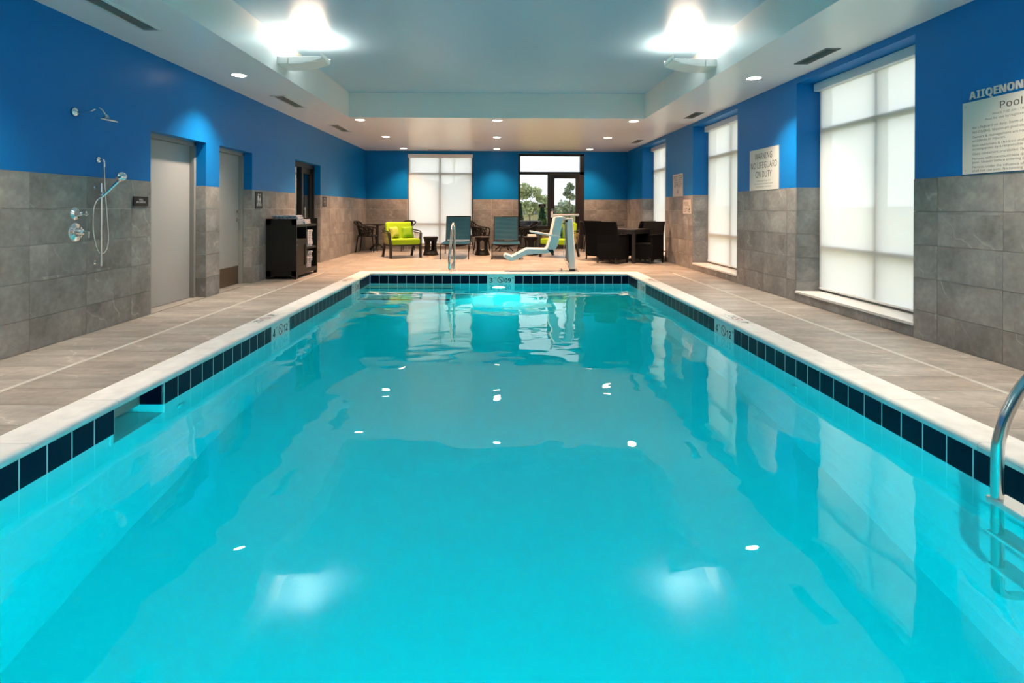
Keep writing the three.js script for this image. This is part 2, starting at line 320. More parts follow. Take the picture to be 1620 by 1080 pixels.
// ------------------------------------------------------------------ pool shell, steps, coping, waterline tiles
const pool = struct('pool_shell', 'white plastered swimming pool basin with corner steps', 'pool');
const NZ0 = -3.763, NZ1 = -3.275, NY0 = -0.36, NY1 = -0.03;           // skimmer mouth
const FY0 = -1.15, FY1 = -1.65;                                        // floor, far and near
{
  const shell = [
    box(PXL - 0.25, PXL - 0.006, -2, -0.03, PZB - 0.25, NZ0), box(PXL - 0.25, PXL - 0.006, -2, -0.03, NZ1, PZF + 0.25), box(PXL - 0.25, PXL - 0.006, -2, NY0, NZ0, NZ1),
    box(PXR + 0.006, PXR + 0.25, -2, -0.03, PZB - 0.25, PZF + 0.25), box(PXL - 0.01, PXR + 0.01, -2, -0.03, PZB - 0.25, PZB - 0.006), box(PXL - 0.01, PXR + 0.01, -2, -0.03, PZF + 0.006, PZF + 0.25),
  ];
  mesh('basin_wall', shell.map((g) => metreUV(g)), M.plaster, pool, 'white plaster basin wall');
  const fl = extrude([[-PZB + 0.2, -2], [-PZB + 0.2, FY0], [4.5, FY0 - 0.12], [-PZF - 0.2, FY1], [-PZF - 0.2, -2]], PXR - PXL + 0.2).rotateY(Math.PI / 2).translate(PXL - 0.1, 0, 0);
  mesh('basin_floor', fl, M.plaster, pool, 'white plaster basin floor');
  // rounded coves where walls meet the floor
  const R = 0.45, arc = [[0, 0]]; for (let k = 0; k <= 10; k++) { const a = k / 10 * Math.PI / 2; arc.push([R - R * Math.sin(a), R - R * Math.cos(a)].map((q, i) => (i ? q : q))); }
  const cove = (len) => extrude(arc, len);                                // corner at the origin, along +z
  const tilt = Math.atan2(FY0 - FY1, PZF - PZB + 0.4), coveL = cove(13).rotateX(tilt).translate(PXL - 0.006, FY0 - 0.02, PZB - 0.2);
  const coveR = cove(13).scale(-1, 1, 1).rotateX(tilt).translate(PXR + 0.006, FY0 - 0.02, PZB - 0.2), coveB = cove(PXR - PXL).rotateY(-Math.PI / 2).translate(PXR, FY0 - 0.005, PZB - 0.006);
  for (const g of [coveR]) { const q = g.index ? g.toNonIndexed() : g; for (const at of Object.values(q.attributes)) for (let i = 0; i < at.count; i += 3) for (let c = 0; c < at.itemSize; c++) { const A = at.array; const t = A[(i + 1) * at.itemSize + c]; A[(i + 1) * at.itemSize + c] = A[(i + 2) * at.itemSize + c]; A[(i + 2) * at.itemSize + c] = t; } q.computeVertexNormals(); }
  for (const g of [coveL, coveR, coveB]) mesh('cove', g, M.plaster, pool, 'rounded white plaster cove');
  for (let k = 0; k < 3; k++) {
    const zf = PZB + 0.34 + k * 0.31, y = WATER - 0.24 - k * 0.25;
    mesh('step', rbox(PXL - 0.01, -0.74, -1.6, y, PZB - 0.01, zf, 0.02), M.plaster, pool, 'white pool step');
    mesh('step_edge', [rbox(PXL, -0.745, y - 0.045, y + 0.003, zf - 0.05, zf + 0.003, 0.004)], M.navy, pool, 'dark tile edge of a pool step');
  }
  // bowl of the skimmer behind the wall
  mesh('skimmer_throat', [box(PXL - 0.5, PXL - 0.24, NY0 - 0.02, NY0, NZ0 - 0.1, NZ1 + 0.1), box(PXL - 0.52, PXL - 0.5, NY0, NY1, NZ0 - 0.1, NZ1 + 0.1), box(PXL - 0.5, PXL, NY0, NY1 + 0.0, NZ0 - 0.03, NZ0 - 0.006), box(PXL - 0.5, PXL, NY0, NY1, NZ1 + 0.006, NZ1 + 0.03)], M.plaster, pool, 'white throat of the skimmer');
}
const copingProfile = [[COPW, COPY], [0.006, COPY]];
for (let k = 1; k <= 10; k++) { const a = Math.PI / 2 + k / 10 * Math.PI; copingProfile.push([0.006 + 0.026 * Math.cos(a), COPY - 0.026 + 0.026 * Math.sin(a)]); }
copingProfile.push([COPW, COPY - 0.052]);
const copingGroup = struct('trim_1', 'white rounded stone coping around the pool', 'coping');
function copingPiece(len, mitreEnd, mitreStart, place) {
  const g = extrude(copingProfile, len), p = g.attributes.position;       // u = x outward, y up, z along
  for (let i = 0; i < p.count; i++) { if (mitreEnd && p.getZ(i) > len / 2) p.setZ(i, p.getZ(i) + mitreEnd * p.getX(i)); if (mitreStart && p.getZ(i) < len / 2) p.setZ(i, p.getZ(i) - mitreStart * p.getX(i)); }
  g.computeVertexNormals(); const q = metreUV(g, rnd(), rnd());
  const m = mesh('coping_stone', q, M.coping, copingGroup); place(m); return m;
}
const CL = 0.61;
for (let z = PZF; z > PZB + 0.05; z -= CL) {
  const end = Math.max(z - CL, PZB), len = z - end - (end === PZB ? 0 : 0.0025);
  copingPiece(len, 0, end === PZB ? 1 : 0, (m) => { m.position.set(PXR, 0, z - len); });               // right side: outward = +x, along +z
  copingPiece(len, end === PZB ? 1 : 0, 0, (m) => { m.rotation.y = Math.PI; m.position.set(PXL, 0, z); }); // left side: outward = -x, along -z
}
for (let x = PXL; x < PXR - 0.05; x += CL) {
  const end = Math.min(x + CL, PXR), len = end - x - (end === PXR ? 0 : 0.0025);
  copingPiece(len, end === PXR ? 1 : 0, x === PXL ? 1 : 0, (m) => { m.rotation.y = Math.PI / 2; m.position.set(x, 0, PZB); });  // outward = -z, along +x
}
copingPiece(PXR - PXL, 1, 1, (m) => { m.rotation.y = -Math.PI / 2; m.position.set(PXR, 0, PZF); });

// waterline tiles
const band = struct('trim_2', 'band of navy waterline tiles with white joints around the pool', 'waterline tiles');
const TY0 = -0.188, TY1 = -0.027;
mesh('joint', [box(PXL - 0.012, PXL + 0.0005, TY0, -0.03, PZB, NZ0), box(PXL - 0.012, PXL + 0.0005, TY0, -0.03, NZ1, PZF), box(PXR - 0.0005, PXR + 0.012, TY0, -0.03, PZB, PZF), box(PXL, PXR, TY0, -0.03, PZB - 0.012, PZB + 0.0005)], M.poolGrout, band, 'white joint between navy tiles');
const navyGeo = new Map();
function navyTile(w, place) {
  const k = w.toFixed(3); if (!navyGeo.has(k)) navyGeo.set(k, new RoundedBoxGeometry(w - 0.009, TY1 - TY0 - 0.004, 0.008, 1, 0.002));
  const m = mesh('tile', navyGeo.get(k), M.navy, band); place(m);
}
const TYM = (TY0 + TY1) / 2;
const zTile0 = 2.625;
function sideTiles(x, turn, z0, skip) {
  for (let k = Math.ceil((-PZF - z0) / PT); ; k++) {
    const a = z0 + k * PT, b = Math.min(a + PT, -PZB); if (b - a < 0.02) break;
    if (a < 0.2) continue;
    if (skip.some(([p, q]) => a > p - 0.03 && b < q + 0.03)) continue;
    navyTile(b - a, (m) => { m.position.set(x, TYM, -(a + b) / 2); m.rotation.y = turn; });
    if (b >= -PZB - 1e-6) break;
  }
}
const mkL = [[zTile0 + 18 * PT, zTile0 + 21 * PT], [zTile0 + 37 * PT, zTile0 + 40 * PT]], zR0 = 5.487 - 17 * PT, mkR = [[5.487, 5.487 + 3 * PT], [5.487 + 20 * PT, 5.487 + 23 * PT]];
sideTiles(PXL - 0.002, Math.PI / 2, zTile0, [[-NZ1, -NZ0], ...mkL]);
sideTiles(PXR + 0.002, -Math.PI / 2, zR0, mkR);
const mkF = [-0.148, -0.148 + 3 * PT];
for (let a = mkF[0] - 13 * PT; a < PXR; a += PT) { if (a > mkF[0] - 0.03 && a + PT < mkF[1] + 0.03) continue; const p = Math.max(a, PXL), b = Math.min(a + PT, PXR); if (b - p > 0.02) navyTile(b - p, (m) => m.position.set((p + b) / 2, TYM, PZB - 0.002)); }
{ const a = mkF[0] - 13 * PT; if (a - PXL > 0.02) navyTile(a - PXL, (m) => m.position.set((a + PXL) / 2, TYM, PZB - 0.002)); }
// the navy side tile inside the skimmer mouth
for (let k = 0; k < 3; k++) { navyTile(0.16, (m) => m.position.set(PXL - 0.09 - k * 0.1626, TYM, NZ0 + 0.001)); }

// depth markers
function marker(feet, inches, flipped) {
  return canvasTex(480, 160, (c, w, h) => {
    c.fillStyle = '#e4e8e8'; c.fillRect(0, 0, w, h);
    c.fillStyle = '#15181c'; c.textBaseline = 'middle'; c.textAlign = 'center';
    c.font = 'bold 120px sans-serif'; c.fillText(feet, 65, h * 0.56); c.font = '38px sans-serif'; c.fillText('FT', 128, 48);
    c.font = 'bold 112px sans-serif'; c.fillText(inches, 365, h * 0.56); c.font = '34px sans-serif'; c.fillText('IN', 458, 46);
    c.lineWidth = 10; c.strokeStyle = '#a8242c'; c.beginPath(); c.arc(235, 80, 52, 0, 7); c.stroke();
    c.strokeStyle = '#15181c'; c.lineWidth = 10; c.beginPath(); c.moveTo(214, 60); c.lineTo(248, 98); c.moveTo(248, 98); c.lineTo(238, 70); c.stroke();
    c.fillStyle = '#15181c'; c.beginPath(); c.arc(255, 108, 9, 0, 7); c.fill();
    c.strokeStyle = '#a8242c'; c.lineWidth = 9; c.beginPath(); c.moveTo(200, 44); c.lineTo(270, 116); c.stroke();
  });
}
const mark3 = std(1, 1, 1, 0.3, { map: marker('3', '09') }), mark4 = std(1, 1, 1, 0.3, { map: marker('4', '12') });
const flat = (w, h, d, mat, edge) => { const g = new THREE.BoxGeometry(w, h, d); return [g, [edge, edge, edge, edge, mat, edge]]; };   // picture on the +z face
function markTile(x, y, z, turn, mat, label, pitch = 0) {
  const [g, ms] = flat(3 * PT - 0.004, pitch ? 0.15 : TY1 - TY0 - 0.004, 0.008, mat, M.poolGrout);
  const m = mesh('depth_marker', g, ms, scene); m.position.set(x, y, z); m.rotation.order = 'YXZ'; m.rotation.set(pitch, turn, 0);
  tag(m, label, 'depth marker');
}
markTile((mkF[0] + mkF[1]) / 2, TYM, PZB - 0.002, 0, mark3, '3 FT 09 IN depth marker tile in the far pool wall above the glowing lamp');
markTile(PXL - 0.002, TYM, -(mkL[0][0] + mkL[0][1]) / 2, Math.PI / 2, mark4, 'white 4 FT 12 IN waterline depth marker tile on the shower side');
markTile(PXL - 0.002, TYM, -(mkL[1][0] + mkL[1][1]) / 2, Math.PI / 2, mark3, 'white 3 FT 09 IN waterline depth marker tile beside the pool steps');
markTile(PXR + 0.002, TYM, -(mkR[0][0] + mkR[0][1]) / 2, -Math.PI / 2, mark4, 'white 4 FT 12 IN waterline marker tile below the nearest tall window');
markTile(PXR + 0.002, TYM, -(mkR[1][0] + mkR[1][1]) / 2, -Math.PI / 2, mark3, 'white 3 FT 09 IN waterline marker tile near the dining set corner');
markTile(PXL - 0.135, COPY - 0.0028, -5.72, -Math.PI / 2, mark4, 'white 4 FT 12 IN depth marker on the coping of the shower side', -Math.PI / 2);
markTile(PXR + 0.135, COPY - 0.0028, -5.72, Math.PI / 2, mark4, 'white 4 FT 12 IN marker on the coping below the nearest tall window', -Math.PI / 2);
markTile(PXL - 0.135, COPY - 0.0028, -8.88, -Math.PI / 2, mark3, 'white 3 FT 09 IN depth marker on the coping beside the pool steps', -Math.PI / 2);
markTile(PXR + 0.135, COPY - 0.0028, -8.83, Math.PI / 2, mark3, 'white 3 FT 09 IN marker on the coping near the dining set corner', -Math.PI / 2);

// ------------------------------------------------------------------ water
{
  const x0 = PXL - 0.46, x1 = PXR + 0.1, z0 = PZB - 0.1, z1 = PZF + 0.1, y0 = -1.9;
  const nx = 190, nz = 470, g = new THREE.BoxGeometry(x1 - x0, WATER - y0, z1 - z0, nx, 1, nz), p = g.attributes.position;
  g.translate((x0 + x1) / 2, (y0 + WATER) / 2, (z0 + z1) / 2);
  const waves = []; for (let i = 0; i < 26; i++) { const L = 0.16 * Math.pow(9, i / 25) * rr(0.9, 1.1), a = rr(0, Math.PI * 2); waves.push([Math.cos(a) * 2 * Math.PI / L, Math.sin(a) * 2 * Math.PI / L, rr(0, 6.28), L * 0.00040 * rr(0.6, 1.3)]); }
  for (let i = 0; i < p.count; i++) if (p.getY(i) > WATER - 0.01) {
    const x = p.getX(i), z = p.getZ(i); let h = 0;
    for (const [kx, kz, ph, A] of waves) h += A * Math.sin(kx * x + kz * z + ph);
    p.setY(i, WATER + h * (0.85 + 0.55 * smooth(-4, -9, z)));
  }
  g.computeVertexNormals();
  const m = mesh('pool_water', g, M.water, scene); m.userData.kind = 'stuff'; tag(m, 'clear turquoise water filling the swimming pool', 'water');
}
// underwater lamps
function poolLamp(x, y, z, turn, power, aim, cone, label) {
  const t = thing('pool_lamp', label, 'pool lamp', [x, y, z], turn, 'underwater lamps');
  mesh('ring', new THREE.TorusGeometry(0.12, 0.012, 10, 32).translate(0, 0, 0.012), M.steel, t);
  mesh('lens', new THREE.SphereGeometry(0.11, 24, 12, 0, Math.PI * 2, 0, Math.PI / 2).rotateX(Math.PI / 2).scale(1, 1, 0.25).translate(0, 0, 0.008), new THREE.MeshStandardMaterial({ color: 0xffffff, emissive: rgb(1, 1, 0.97), emissiveIntensity: 14 }), t, 'glowing lens');
  const l = new THREE.SpotLight(rgb(0.96, 1, 1), power, 0, cone, 0.9, 2); l.position.set(0, 0, 0.06); l.target.position.set(0, -aim, 3); l.castShadow = true; l.shadow.radius = 4; t.add(l, l.target);
}
poolLamp(0.06, -0.58, PZB - 0.004, 0, 12, 1.7, 1.0, 'glowing round lamp under water below the far depth marker');
poolLamp(0.06, -0.62, PZF + 0.004, Math.PI, 150, 0.75, 0.8, 'round underwater lamp in the near pool wall behind the viewer');

// ------------------------------------------------------------------ ceiling lamps
const lampFace = new THREE.MeshStandardMaterial({ color: 0xffffff, emissive: rgb(1, 0.86, 0.68), emissiveIntensity: 22 });
const downGeo = { ring: lathe([[0.084, -0.001], [0.088, -0.006], [0.102, -0.007], [0.108, -0.003], [0.108, 0.0]], 32), face: new THREE.CylinderGeometry(0.085, 0.085, 0.004, 28).translate(0, -0.003, 0) };
function downlight(x, z, power, label, group, tint = WARM) {
  const t = thing('downlight', label, 'ceiling lamp', [x, CEIL, z], 0, group);
  mesh('trim_ring', downGeo.ring, M.white, t); mesh('lens', downGeo.face, lampFace, t, 'glowing round lens');
  const l = new THREE.SpotLight(tint, power, 0, 0.92, 1, 2); l.position.set(0, -0.02, 0); l.target.position.set(0, -2, 0); l.castShadow = true; l.shadow.radius = 3; t.add(l, l.target);
}
const SIDE_P = 36, BACK_P = 64;
for (const [x, side] of [[-3.29, 'shower wall between the grey doors'], [3.33, 'window wall over the lifeguard warning sign']]) {
  downlight(x, -7.0, SIDE_P, `round recessed ceiling lamp close to the ${side}`, 'lamps in the side soffits', WARM2);
  downlight(x, -3.4, SIDE_P * 0.9, `round recessed ceiling lamp in the soffit ${x < 0 ? 'above the shower' : 'above the pool rules sign'}`, 'lamps in the side soffits', WARM2);
  downlight(x, 0.2, SIDE_P, `round recessed ceiling lamp in the ${x < 0 ? 'shower' : 'window'} side soffit behind the viewer`, 'lamps in the side soffits', WARM2);
}
for (const [z, row] of [[-10.45, 'along the tray edge'], [-12.87, 'in the middle row over the seating'], [-15.36, 'next to the end wall']]) for (const [x, col] of [[-2.6, 'on the shower side'], [0.024, 'on the pool axis'], [2.65, 'on the window side']])
  downlight(x, z, BACK_P * (z < -15 ? 0.5 : 1), `round recessed ceiling lamp ${row} ${col}`, 'lamps over the seating area');

// uplights on the tray walls
function sconce(x, z, s, label) {                         // s = 1: fixed to the left tray wall, reaching towards +x
  const t = thing('uplight', label, 'wall lamp', [x, 2.985, z], 0, 'uplights in the tray ceiling');
  const pts = [[0.14, 0]]; for (let k = 0; k <= 12; k++) { const u = k / 12; pts.push([0.14 + 0.41 * u, 0.0 + 0.075 * u * u]); }
  pts.push([0.555, 0.092], [0.14, 0.092]);
  const flip = (g) => { if (s < 0) { g.scale(-1, 1, 1); const q = g.index ? g.toNonIndexed() : g, p = q.attributes.position; for (const at of Object.values(q.attributes)) for (let i = 0; i < at.count; i += 3) for (let c = 0; c < at.itemSize; c++) { const a = at.array[(i + 1) * at.itemSize + c]; at.array[(i + 1) * at.itemSize + c] = at.array[(i + 2) * at.itemSize + c]; at.array[(i + 2) * at.itemSize + c] = a; } q.computeVertexNormals(); return q; } return g; };
  mesh('wall_box', flip(rbox(0, 0.135, 0.0, 0.09, -0.36, 0, 0.004)), M.white, t, 'white mounting box');
  mesh('curved_body', flip(extrude(pts, 0.34).translate(0, 0, -0.35)), M.white, t, 'white curved lamp body');
  mesh('shade_lip', [rbox(0.15, 0.56, 0.09, 0.155, -0.365, -0.355, 0.003), rbox(0.545, 0.56, 0.09, 0.14, -0.36, -0.005, 0.003)].map(flip), M.white, t, 'white upstanding lip');
  mesh('louver', flip(rbox(0.2, 0.5, 0.02, 0.03, 0.0, 0.004, 0.001)), M.ventWhite, t);
  const face = mesh('lens', flip(box(0.17, 0.53, 0.094, 0.098, -0.33, -0.03)), new THREE.MeshStandardMaterial({ color: 0xffffff, emissive: rgb(1, 0.93, 0.82), emissiveIntensity: 8 }), t, 'glowing upward lens');
  const l = new THREE.RectAreaLight(rgb(1, 0.72, 0.50), 92, 0.37, 0.31); l.position.set(s * 0.35, 0.105, -0.18); l.rotation.x = Math.PI / 2; t.add(l);
}
sconce(TXL, -6.84, 1, 'white curved uplight on the shower side tray wall');
sconce(TXR, -6.84, -1, 'white curved uplight on the window side tray wall');
sconce(TXL, -1.2, 1, 'white curved uplight on the shower side tray wall behind the viewer');
sconce(TXR, -1.2, -1, 'white curved uplight on the window side tray wall behind the viewer');

// ------------------------------------------------------------------ air grilles
function grille(x0, x1, z0, z1, grey, label) {
  const t = thing('air_grille', label, 'air vent', [(x0 + x1) / 2, CEIL, (z0 + z1) / 2], 0, 'air grilles in the soffit');
  const w = (x1 - x0) / 2, d = Math.abs(z1 - z0) / 2, f = grey ? 0.014 : 0.03, mt = grey ? M.ventGrey : M.ventWhite;
  mesh('frame', [box(-w, -w + f, -0.008, 0, -d, d), box(w - f, w, -0.008, 0, -d, d), box(-w, w, -0.008, 0, -d, -d + f), box(-w, w, -0.008, 0, d - f, d)], mt, t);
  const across = w > d, span = (across ? d : w) - f, n = Math.max(2, Math.round(2 * span / 0.02)), sl = [];
  for (let k = 0; k < n; k++) { const q = -span + (k + 0.5) * 2 * span / n; sl.push(across ? new THREE.BoxGeometry(2 * (w - f), 0.0015, 0.016).rotateX(0.7).translate(0, 0.002, q) : new THREE.BoxGeometry(0.016, 0.0015, 2 * (d - f)).rotateZ(x0 < 0 ? -0.9 : 0.7).translate(q, 0.002, 0)); }
  const m = mesh('slats', sl, grey ? mt : M.galvanised, t, grey ? 'grey slats' : 'bare metal slats'); m.userData.kind = 'stuff';
}
for (const a of GRILLES) grille(...a);

// ------------------------------------------------------------------ windows
// u along the opening, n outward; frames and panes in a group facing +z of its own axes (room side), at the opening's lower centre
function shadedWindow(id, label, pos, turn, w, h, inset, mull, rails, shadeName, shadeLabel, cassetteLabel) {
  const g = struct(`window_${id}`, label, 'window'); g.position.set(...pos); g.rotation.y = turn;
  const F = 0.055, zf = -inset - 0.075;
  for (const [a, b] of [[-w / 2, -w / 2 + F], [w / 2 - F, w / 2], [mull - F / 2, mull + F / 2]]) mesh('mullion', box(a, b, 0, h, zf - 0.05, zf + 0.05), M.mullion, g);
  for (const y of [F / 2, ...rails, h - F / 2]) mesh('rail', box(-w / 2, w / 2, y - F / 2, y + F / 2, zf - 0.049, zf + 0.049), M.mullion, g);
  const ys = [0, ...rails, h];
  for (let k = 0; k + 1 < ys.length; k++) for (const [a, b] of [[-w / 2, mull], [mull, w / 2]]) mesh('pane', box(a + F / 2, b - F / 2, ys[k] + F / 2, ys[k + 1] - F / 2, zf - 0.003, zf + 0.003).deleteAttribute('uv'), M.glass, g, 'clear glass pane');
  const t = thing(shadeName, shadeLabel, 'roller shade', [0, 0, 0]); t.position.copy(g.position); t.rotation.copy(g.rotation); t.userData.group = 'white roller shades';
  const c = mesh('cassette', rbox(-w / 2 + 0.004, w / 2 - 0.004, h - 0.105, h - 0.004, -inset - 0.03, -inset + 0.07, 0.006), M.ventWhite, t, 'pale grey cassette');
  const sh = new THREE.PlaneGeometry(w - 0.05, h - 0.10 - 0.045, 1, 1).translate(0, (h - 0.10 + 0.045) / 2, -inset);
  mesh('fabric', sh, M.shade, t, 'white translucent fabric');
  mesh('hem_bar', rbox(-w / 2 + 0.025, w / 2 - 0.025, 0.028, 0.052, -inset - 0.008, -inset + 0.008, 0.004), M.white, t, 'white hem bar');
}
const winNames = ['beside the pool rules sign', 'between the warning sign and the pool lift sign', 'behind the dark dining set'];
RO.forEach(([a, b, y0, y1], i) => {
  const where = winNames[i] ?? `behind the viewer ${i === 3 ? 'next to the rules sign' : 'farther back'}`;
  shadedWindow(i + 1, `tall window in the blue wall ${where}`, [XR, y0 + 0.02, (a + b) / 2], -Math.PI / 2, b - a, y1 - y0 - 0.02, 0.29, 0.05, [0.57, 2.06], 'roller_shade', `lowered white roller shade ${where}`);
  const s = mesh('window_sill', rbox(XR - 0.012, XR + 0.40, y0 - 0.008, y0 + 0.02, a + 0.002, b - 0.002, 0.004), M.sill, scene);
  tag(s, `pale stone window sill ${where}`, 'window sill', 'sills of the tall windows'); s.userData.kind = 'structure';
});
{
  const [a, b, y0, y1] = BO[0];
  shadedWindow(6, 'wide window in the end wall behind the loungers', [(a + b) / 2, y0 + 0.01, ZB], 0, b - a, y1 - y0 - 0.01, 0.05, -0.02, [0.62, 2.10], 'roller_shade', 'lowered white roller shade in the end wall behind the loungers');
  const s = mesh('window_sill', rbox(a, b, y0 - 0.012, y0 + 0.01, ZB - 0.26, ZB + 0.012, 0.004), M.sill, scene); tag(s, 'pale window sill in the end wall behind the loungers', 'window sill'); s.userData.kind = 'structure';
}

// ------------------------------------------------------------------ glass door in the end wall
{
  const g = struct('door_1', 'dark bronze framed glass door with sidelight and transom', 'door'); g.position.set(0, 0, ZB - 0.10);
  const [x0, x1, , H] = BO[1], f = 0.06;
  const bars = [[x0, x0 + f, 0, H], [x1 - 0.12, x1, 0, H], [x0, x1, H - 0.07, H], [x0, x1, 2.20, 2.28], [1.53, 1.60, 0, 2.2], [x0, 1.53, 0.60, 0.69], [x0, 1.53, 0, 0.06]];
  for (const [a, b, c, d] of bars) mesh('frame_bar', box(a, b, c, d, -0.055, 0.055), M.bronze, g);
  mesh('lower_panel', box(x0 + f, 1.53, 0.06, 0.60, -0.02, 0.02), std(0.07, 0.075, 0.075, 0.3), g, 'dark grey lower panel');
  mesh('pane', box(x0 + f, 1.53, 0.69, 2.20, -0.003, 0.003), M.tintGlass, g, 'sidelight pane with added grey tint');
  mesh('pane', box(x0 + f, x1 - 0.12, 2.28, H - 0.07, -0.003, 0.003), M.tintGlass, g, 'transom pane with added grey tint');
  const leaf = mesh('door_leaf', [box(1.605, 1.735, 0.01, 2.195, -0.03, 0.03), box(2.355, 2.475, 0.01, 2.195, -0.03, 0.03), box(1.735, 2.355, 2.085, 2.195, -0.03, 0.03), box(1.735, 2.355, 0.01, 0.26, -0.03, 0.03)], M.bronze, g, 'dark bronze door leaf');
  mesh('pane', box(1.735, 2.355, 0.26, 2.085, -0.003, 0.003), M.tintGlass, leaf, 'door pane with added grey tint');
  mesh('push_bar', [rbox(1.64, 2.44, 0.98, 1.03, 0.05, 0.09, 0.008), rbox(1.64, 1.70, 0.96, 1.05, 0.03, 0.09, 0.006), rbox(2.38, 2.44, 0.96, 1.05, 0.03, 0.09, 0.006)], M.steel, leaf, 'steel push bar');
  mesh('lock_plate', rbox(1.64, 1.70, 1.10, 1.19, 0.03, 0.045, 0.004), M.steel, leaf);
  mesh('threshold', box(x0, x1, 0, 0.012, -0.12, 0.09), M.steel, g);
  const tx = canvasTex(160, 96, (c, w, h) => { c.fillStyle = '#141414'; c.fillRect(0, 0, w, h); c.fillStyle = '#b8b8b4'; c.textAlign = 'center'; c.font = '26px sans-serif'; c.fillText('POOL', 80, 38); c.fillText('PATIO', 80, 70); });
  const [sg, sm] = flat(0.21, 0.11, 0.006, std(1, 1, 1, 0.5, { map: tx }), M.black);
  const sn = mesh('door_plaque', sg, sm, scene); sn.position.set(1.375, 1.28, ZB - 0.09); tag(sn, 'small black plaque with pale print on the sidelight glass', 'sign');
}

// ------------------------------------------------------------------ doors in the left wall
function metalDoor(id, label, z0, z1, H, withKick) {
  const g = struct(`door_${id}`, label, 'door'); g.position.set(XL - 0.13, 0, (z0 + z1) / 2); g.rotation.y = Math.PI / 2;
  const w = z1 - z0, f = 0.05;
  // stepped hollow metal frame
  mesh('door_frame', [box(-w / 2, -w / 2 + f, 0, H, -0.12, 0), box(w / 2 - f, w / 2, 0, H, -0.12, 0), box(-w / 2, w / 2, H - f, H, -0.12, 0), box(-w / 2 + f, -w / 2 + f + 0.016, 0, H - f, -0.12, -0.10), box(w / 2 - f - 0.016, w / 2 - f, 0, H - f, -0.12, -0.10)], M.frameGrey, g, 'grey steel door frame');
  const leaf = mesh('door_leaf', rbox(-w / 2 + f + 0.003, w / 2 - f - 0.003, 0.012, H - f - 0.003, -0.098, -0.054, 0.003), M.doorGrey, g, 'light grey flush door leaf');
  for (const y of [0.28, 1.0, 1.72]) mesh('hinge', rod([w / 2 * (withKick ? 1 : -1) - f * (withKick ? 1 : -1), y - 0.055, -0.05], [w / 2 * (withKick ? 1 : -1) - f * (withKick ? 1 : -1), y + 0.055, -0.05], 0.007), M.frameGrey, leaf);
  if (withKick) {
    mesh('kick_plate', rbox(-w / 2 + f + 0.012, w / 2 - f - 0.012, 0.014, 0.29, -0.054, -0.051, 0.001), M.kick, leaf, 'brown metal kick plate');
  }
  const hx = withKick ? w / 2 - f - 0.07 : 0;
  if (withKick) mesh('lever_handle', [rod([hx, 1.0, -0.055], [hx, 1.0, -0.045], 0.028, 0.028, 20), rod([hx, 1.0, -0.05], [hx, 1.0, 0.005], 0.009), bar([hx + 0.005, 1.0, 0.0], [hx - 0.12, 1.0, 0.002], 0.012, 0.018), rod([hx, 1.12, -0.055], [hx, 1.12, -0.04], 0.024, 0.022, 20)], M.steel, leaf, 'steel lever handle');
  mesh('threshold', box(-w / 2, w / 2, 0, 0.006, -0.12, 0.13), floorTones[1], g);
}
metalDoor(2, 'plain light grey flush steel door in a recess beside the shower', LO[0][0], LO[0][1], LO[0][3], false);
metalDoor(3, 'light grey steel door with brown kick plate and lever handle', LO[1][0], LO[1][1], LO[1][3], true);
{
  const [z0, z1, , H] = LO[2], w = z1 - z0;
  const g = struct('door_4', 'black framed glazed entry behind the towel cabinet', 'door'); g.position.set(XL - 0.13, 0, (z0 + z1) / 2); g.rotation.y = Math.PI / 2;
  for (const [a, b, c, d] of [[-w / 2, -w / 2 + 0.09, 0, H], [w / 2 - 0.07, w / 2, 0, H], [-w / 2, w / 2, H - 0.09, H], [-0.02, 0.06, 0, H], [-w / 2, w / 2, 0, 0.1]]) mesh('frame_bar', box(a, b, c, d, -0.11, 0), M.black, g);
  const leaf = mesh('door_leaf', [box(0.06, 0.16, 0.1, H - 0.09, -0.09, -0.04), box(w / 2 - 0.17, w / 2 - 0.07, 0.1, H - 0.09, -0.09, -0.04), box(0.06, w / 2 - 0.07, 0.1, 0.35, -0.09, -0.04), box(0.06, w / 2 - 0.07, H - 0.2, H - 0.09, -0.09, -0.04)], M.black, g, 'black door leaf');
  mesh('pane', box(0.16, w / 2 - 0.17, 0.35, H - 0.2, -0.068, -0.062), M.glass, leaf, 'door pane with added grey tint');
  mesh('pull_handle', [rod([0.11, 0.85, 0.02], [0.11, 1.2, 0.02], 0.011), rod([0.11, 0.9, -0.04], [0.11, 0.9, 0.02], 0.008), rod([0.11, 1.15, -0.04], [0.11, 1.15, 0.02], 0.008)], M.steel, leaf, 'steel pull handle');
  mesh('pane', box(-w / 2 + 0.09, -0.02, 0.1, H - 0.09, -0.058, -0.052), M.glass, g, 'sidelight pane with added grey tint');
  // lobby behind the glass
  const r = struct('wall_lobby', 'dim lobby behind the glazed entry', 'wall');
  mesh('lobby_shell', [box(XL - 2.2, XL - 2.1, 0, 2.6, z0 - 0.6, z1 + 0.6), box(XL - 2.2, XL - WT, 0, 2.6, z0 - 0.7, z0 - 0.6), box(XL - 2.2, XL - WT, 0, 2.6, z1 + 0.6, z1 + 0.7), box(XL - 2.2, XL - WT, 2.6, 2.7, z0 - 0.7, z1 + 0.7), box(XL - 2.2, XL - WT, -0.1, 0, z0 - 0.7, z1 + 0.7)], std(0.10, 0.095, 0.09, 0.8), r);
}

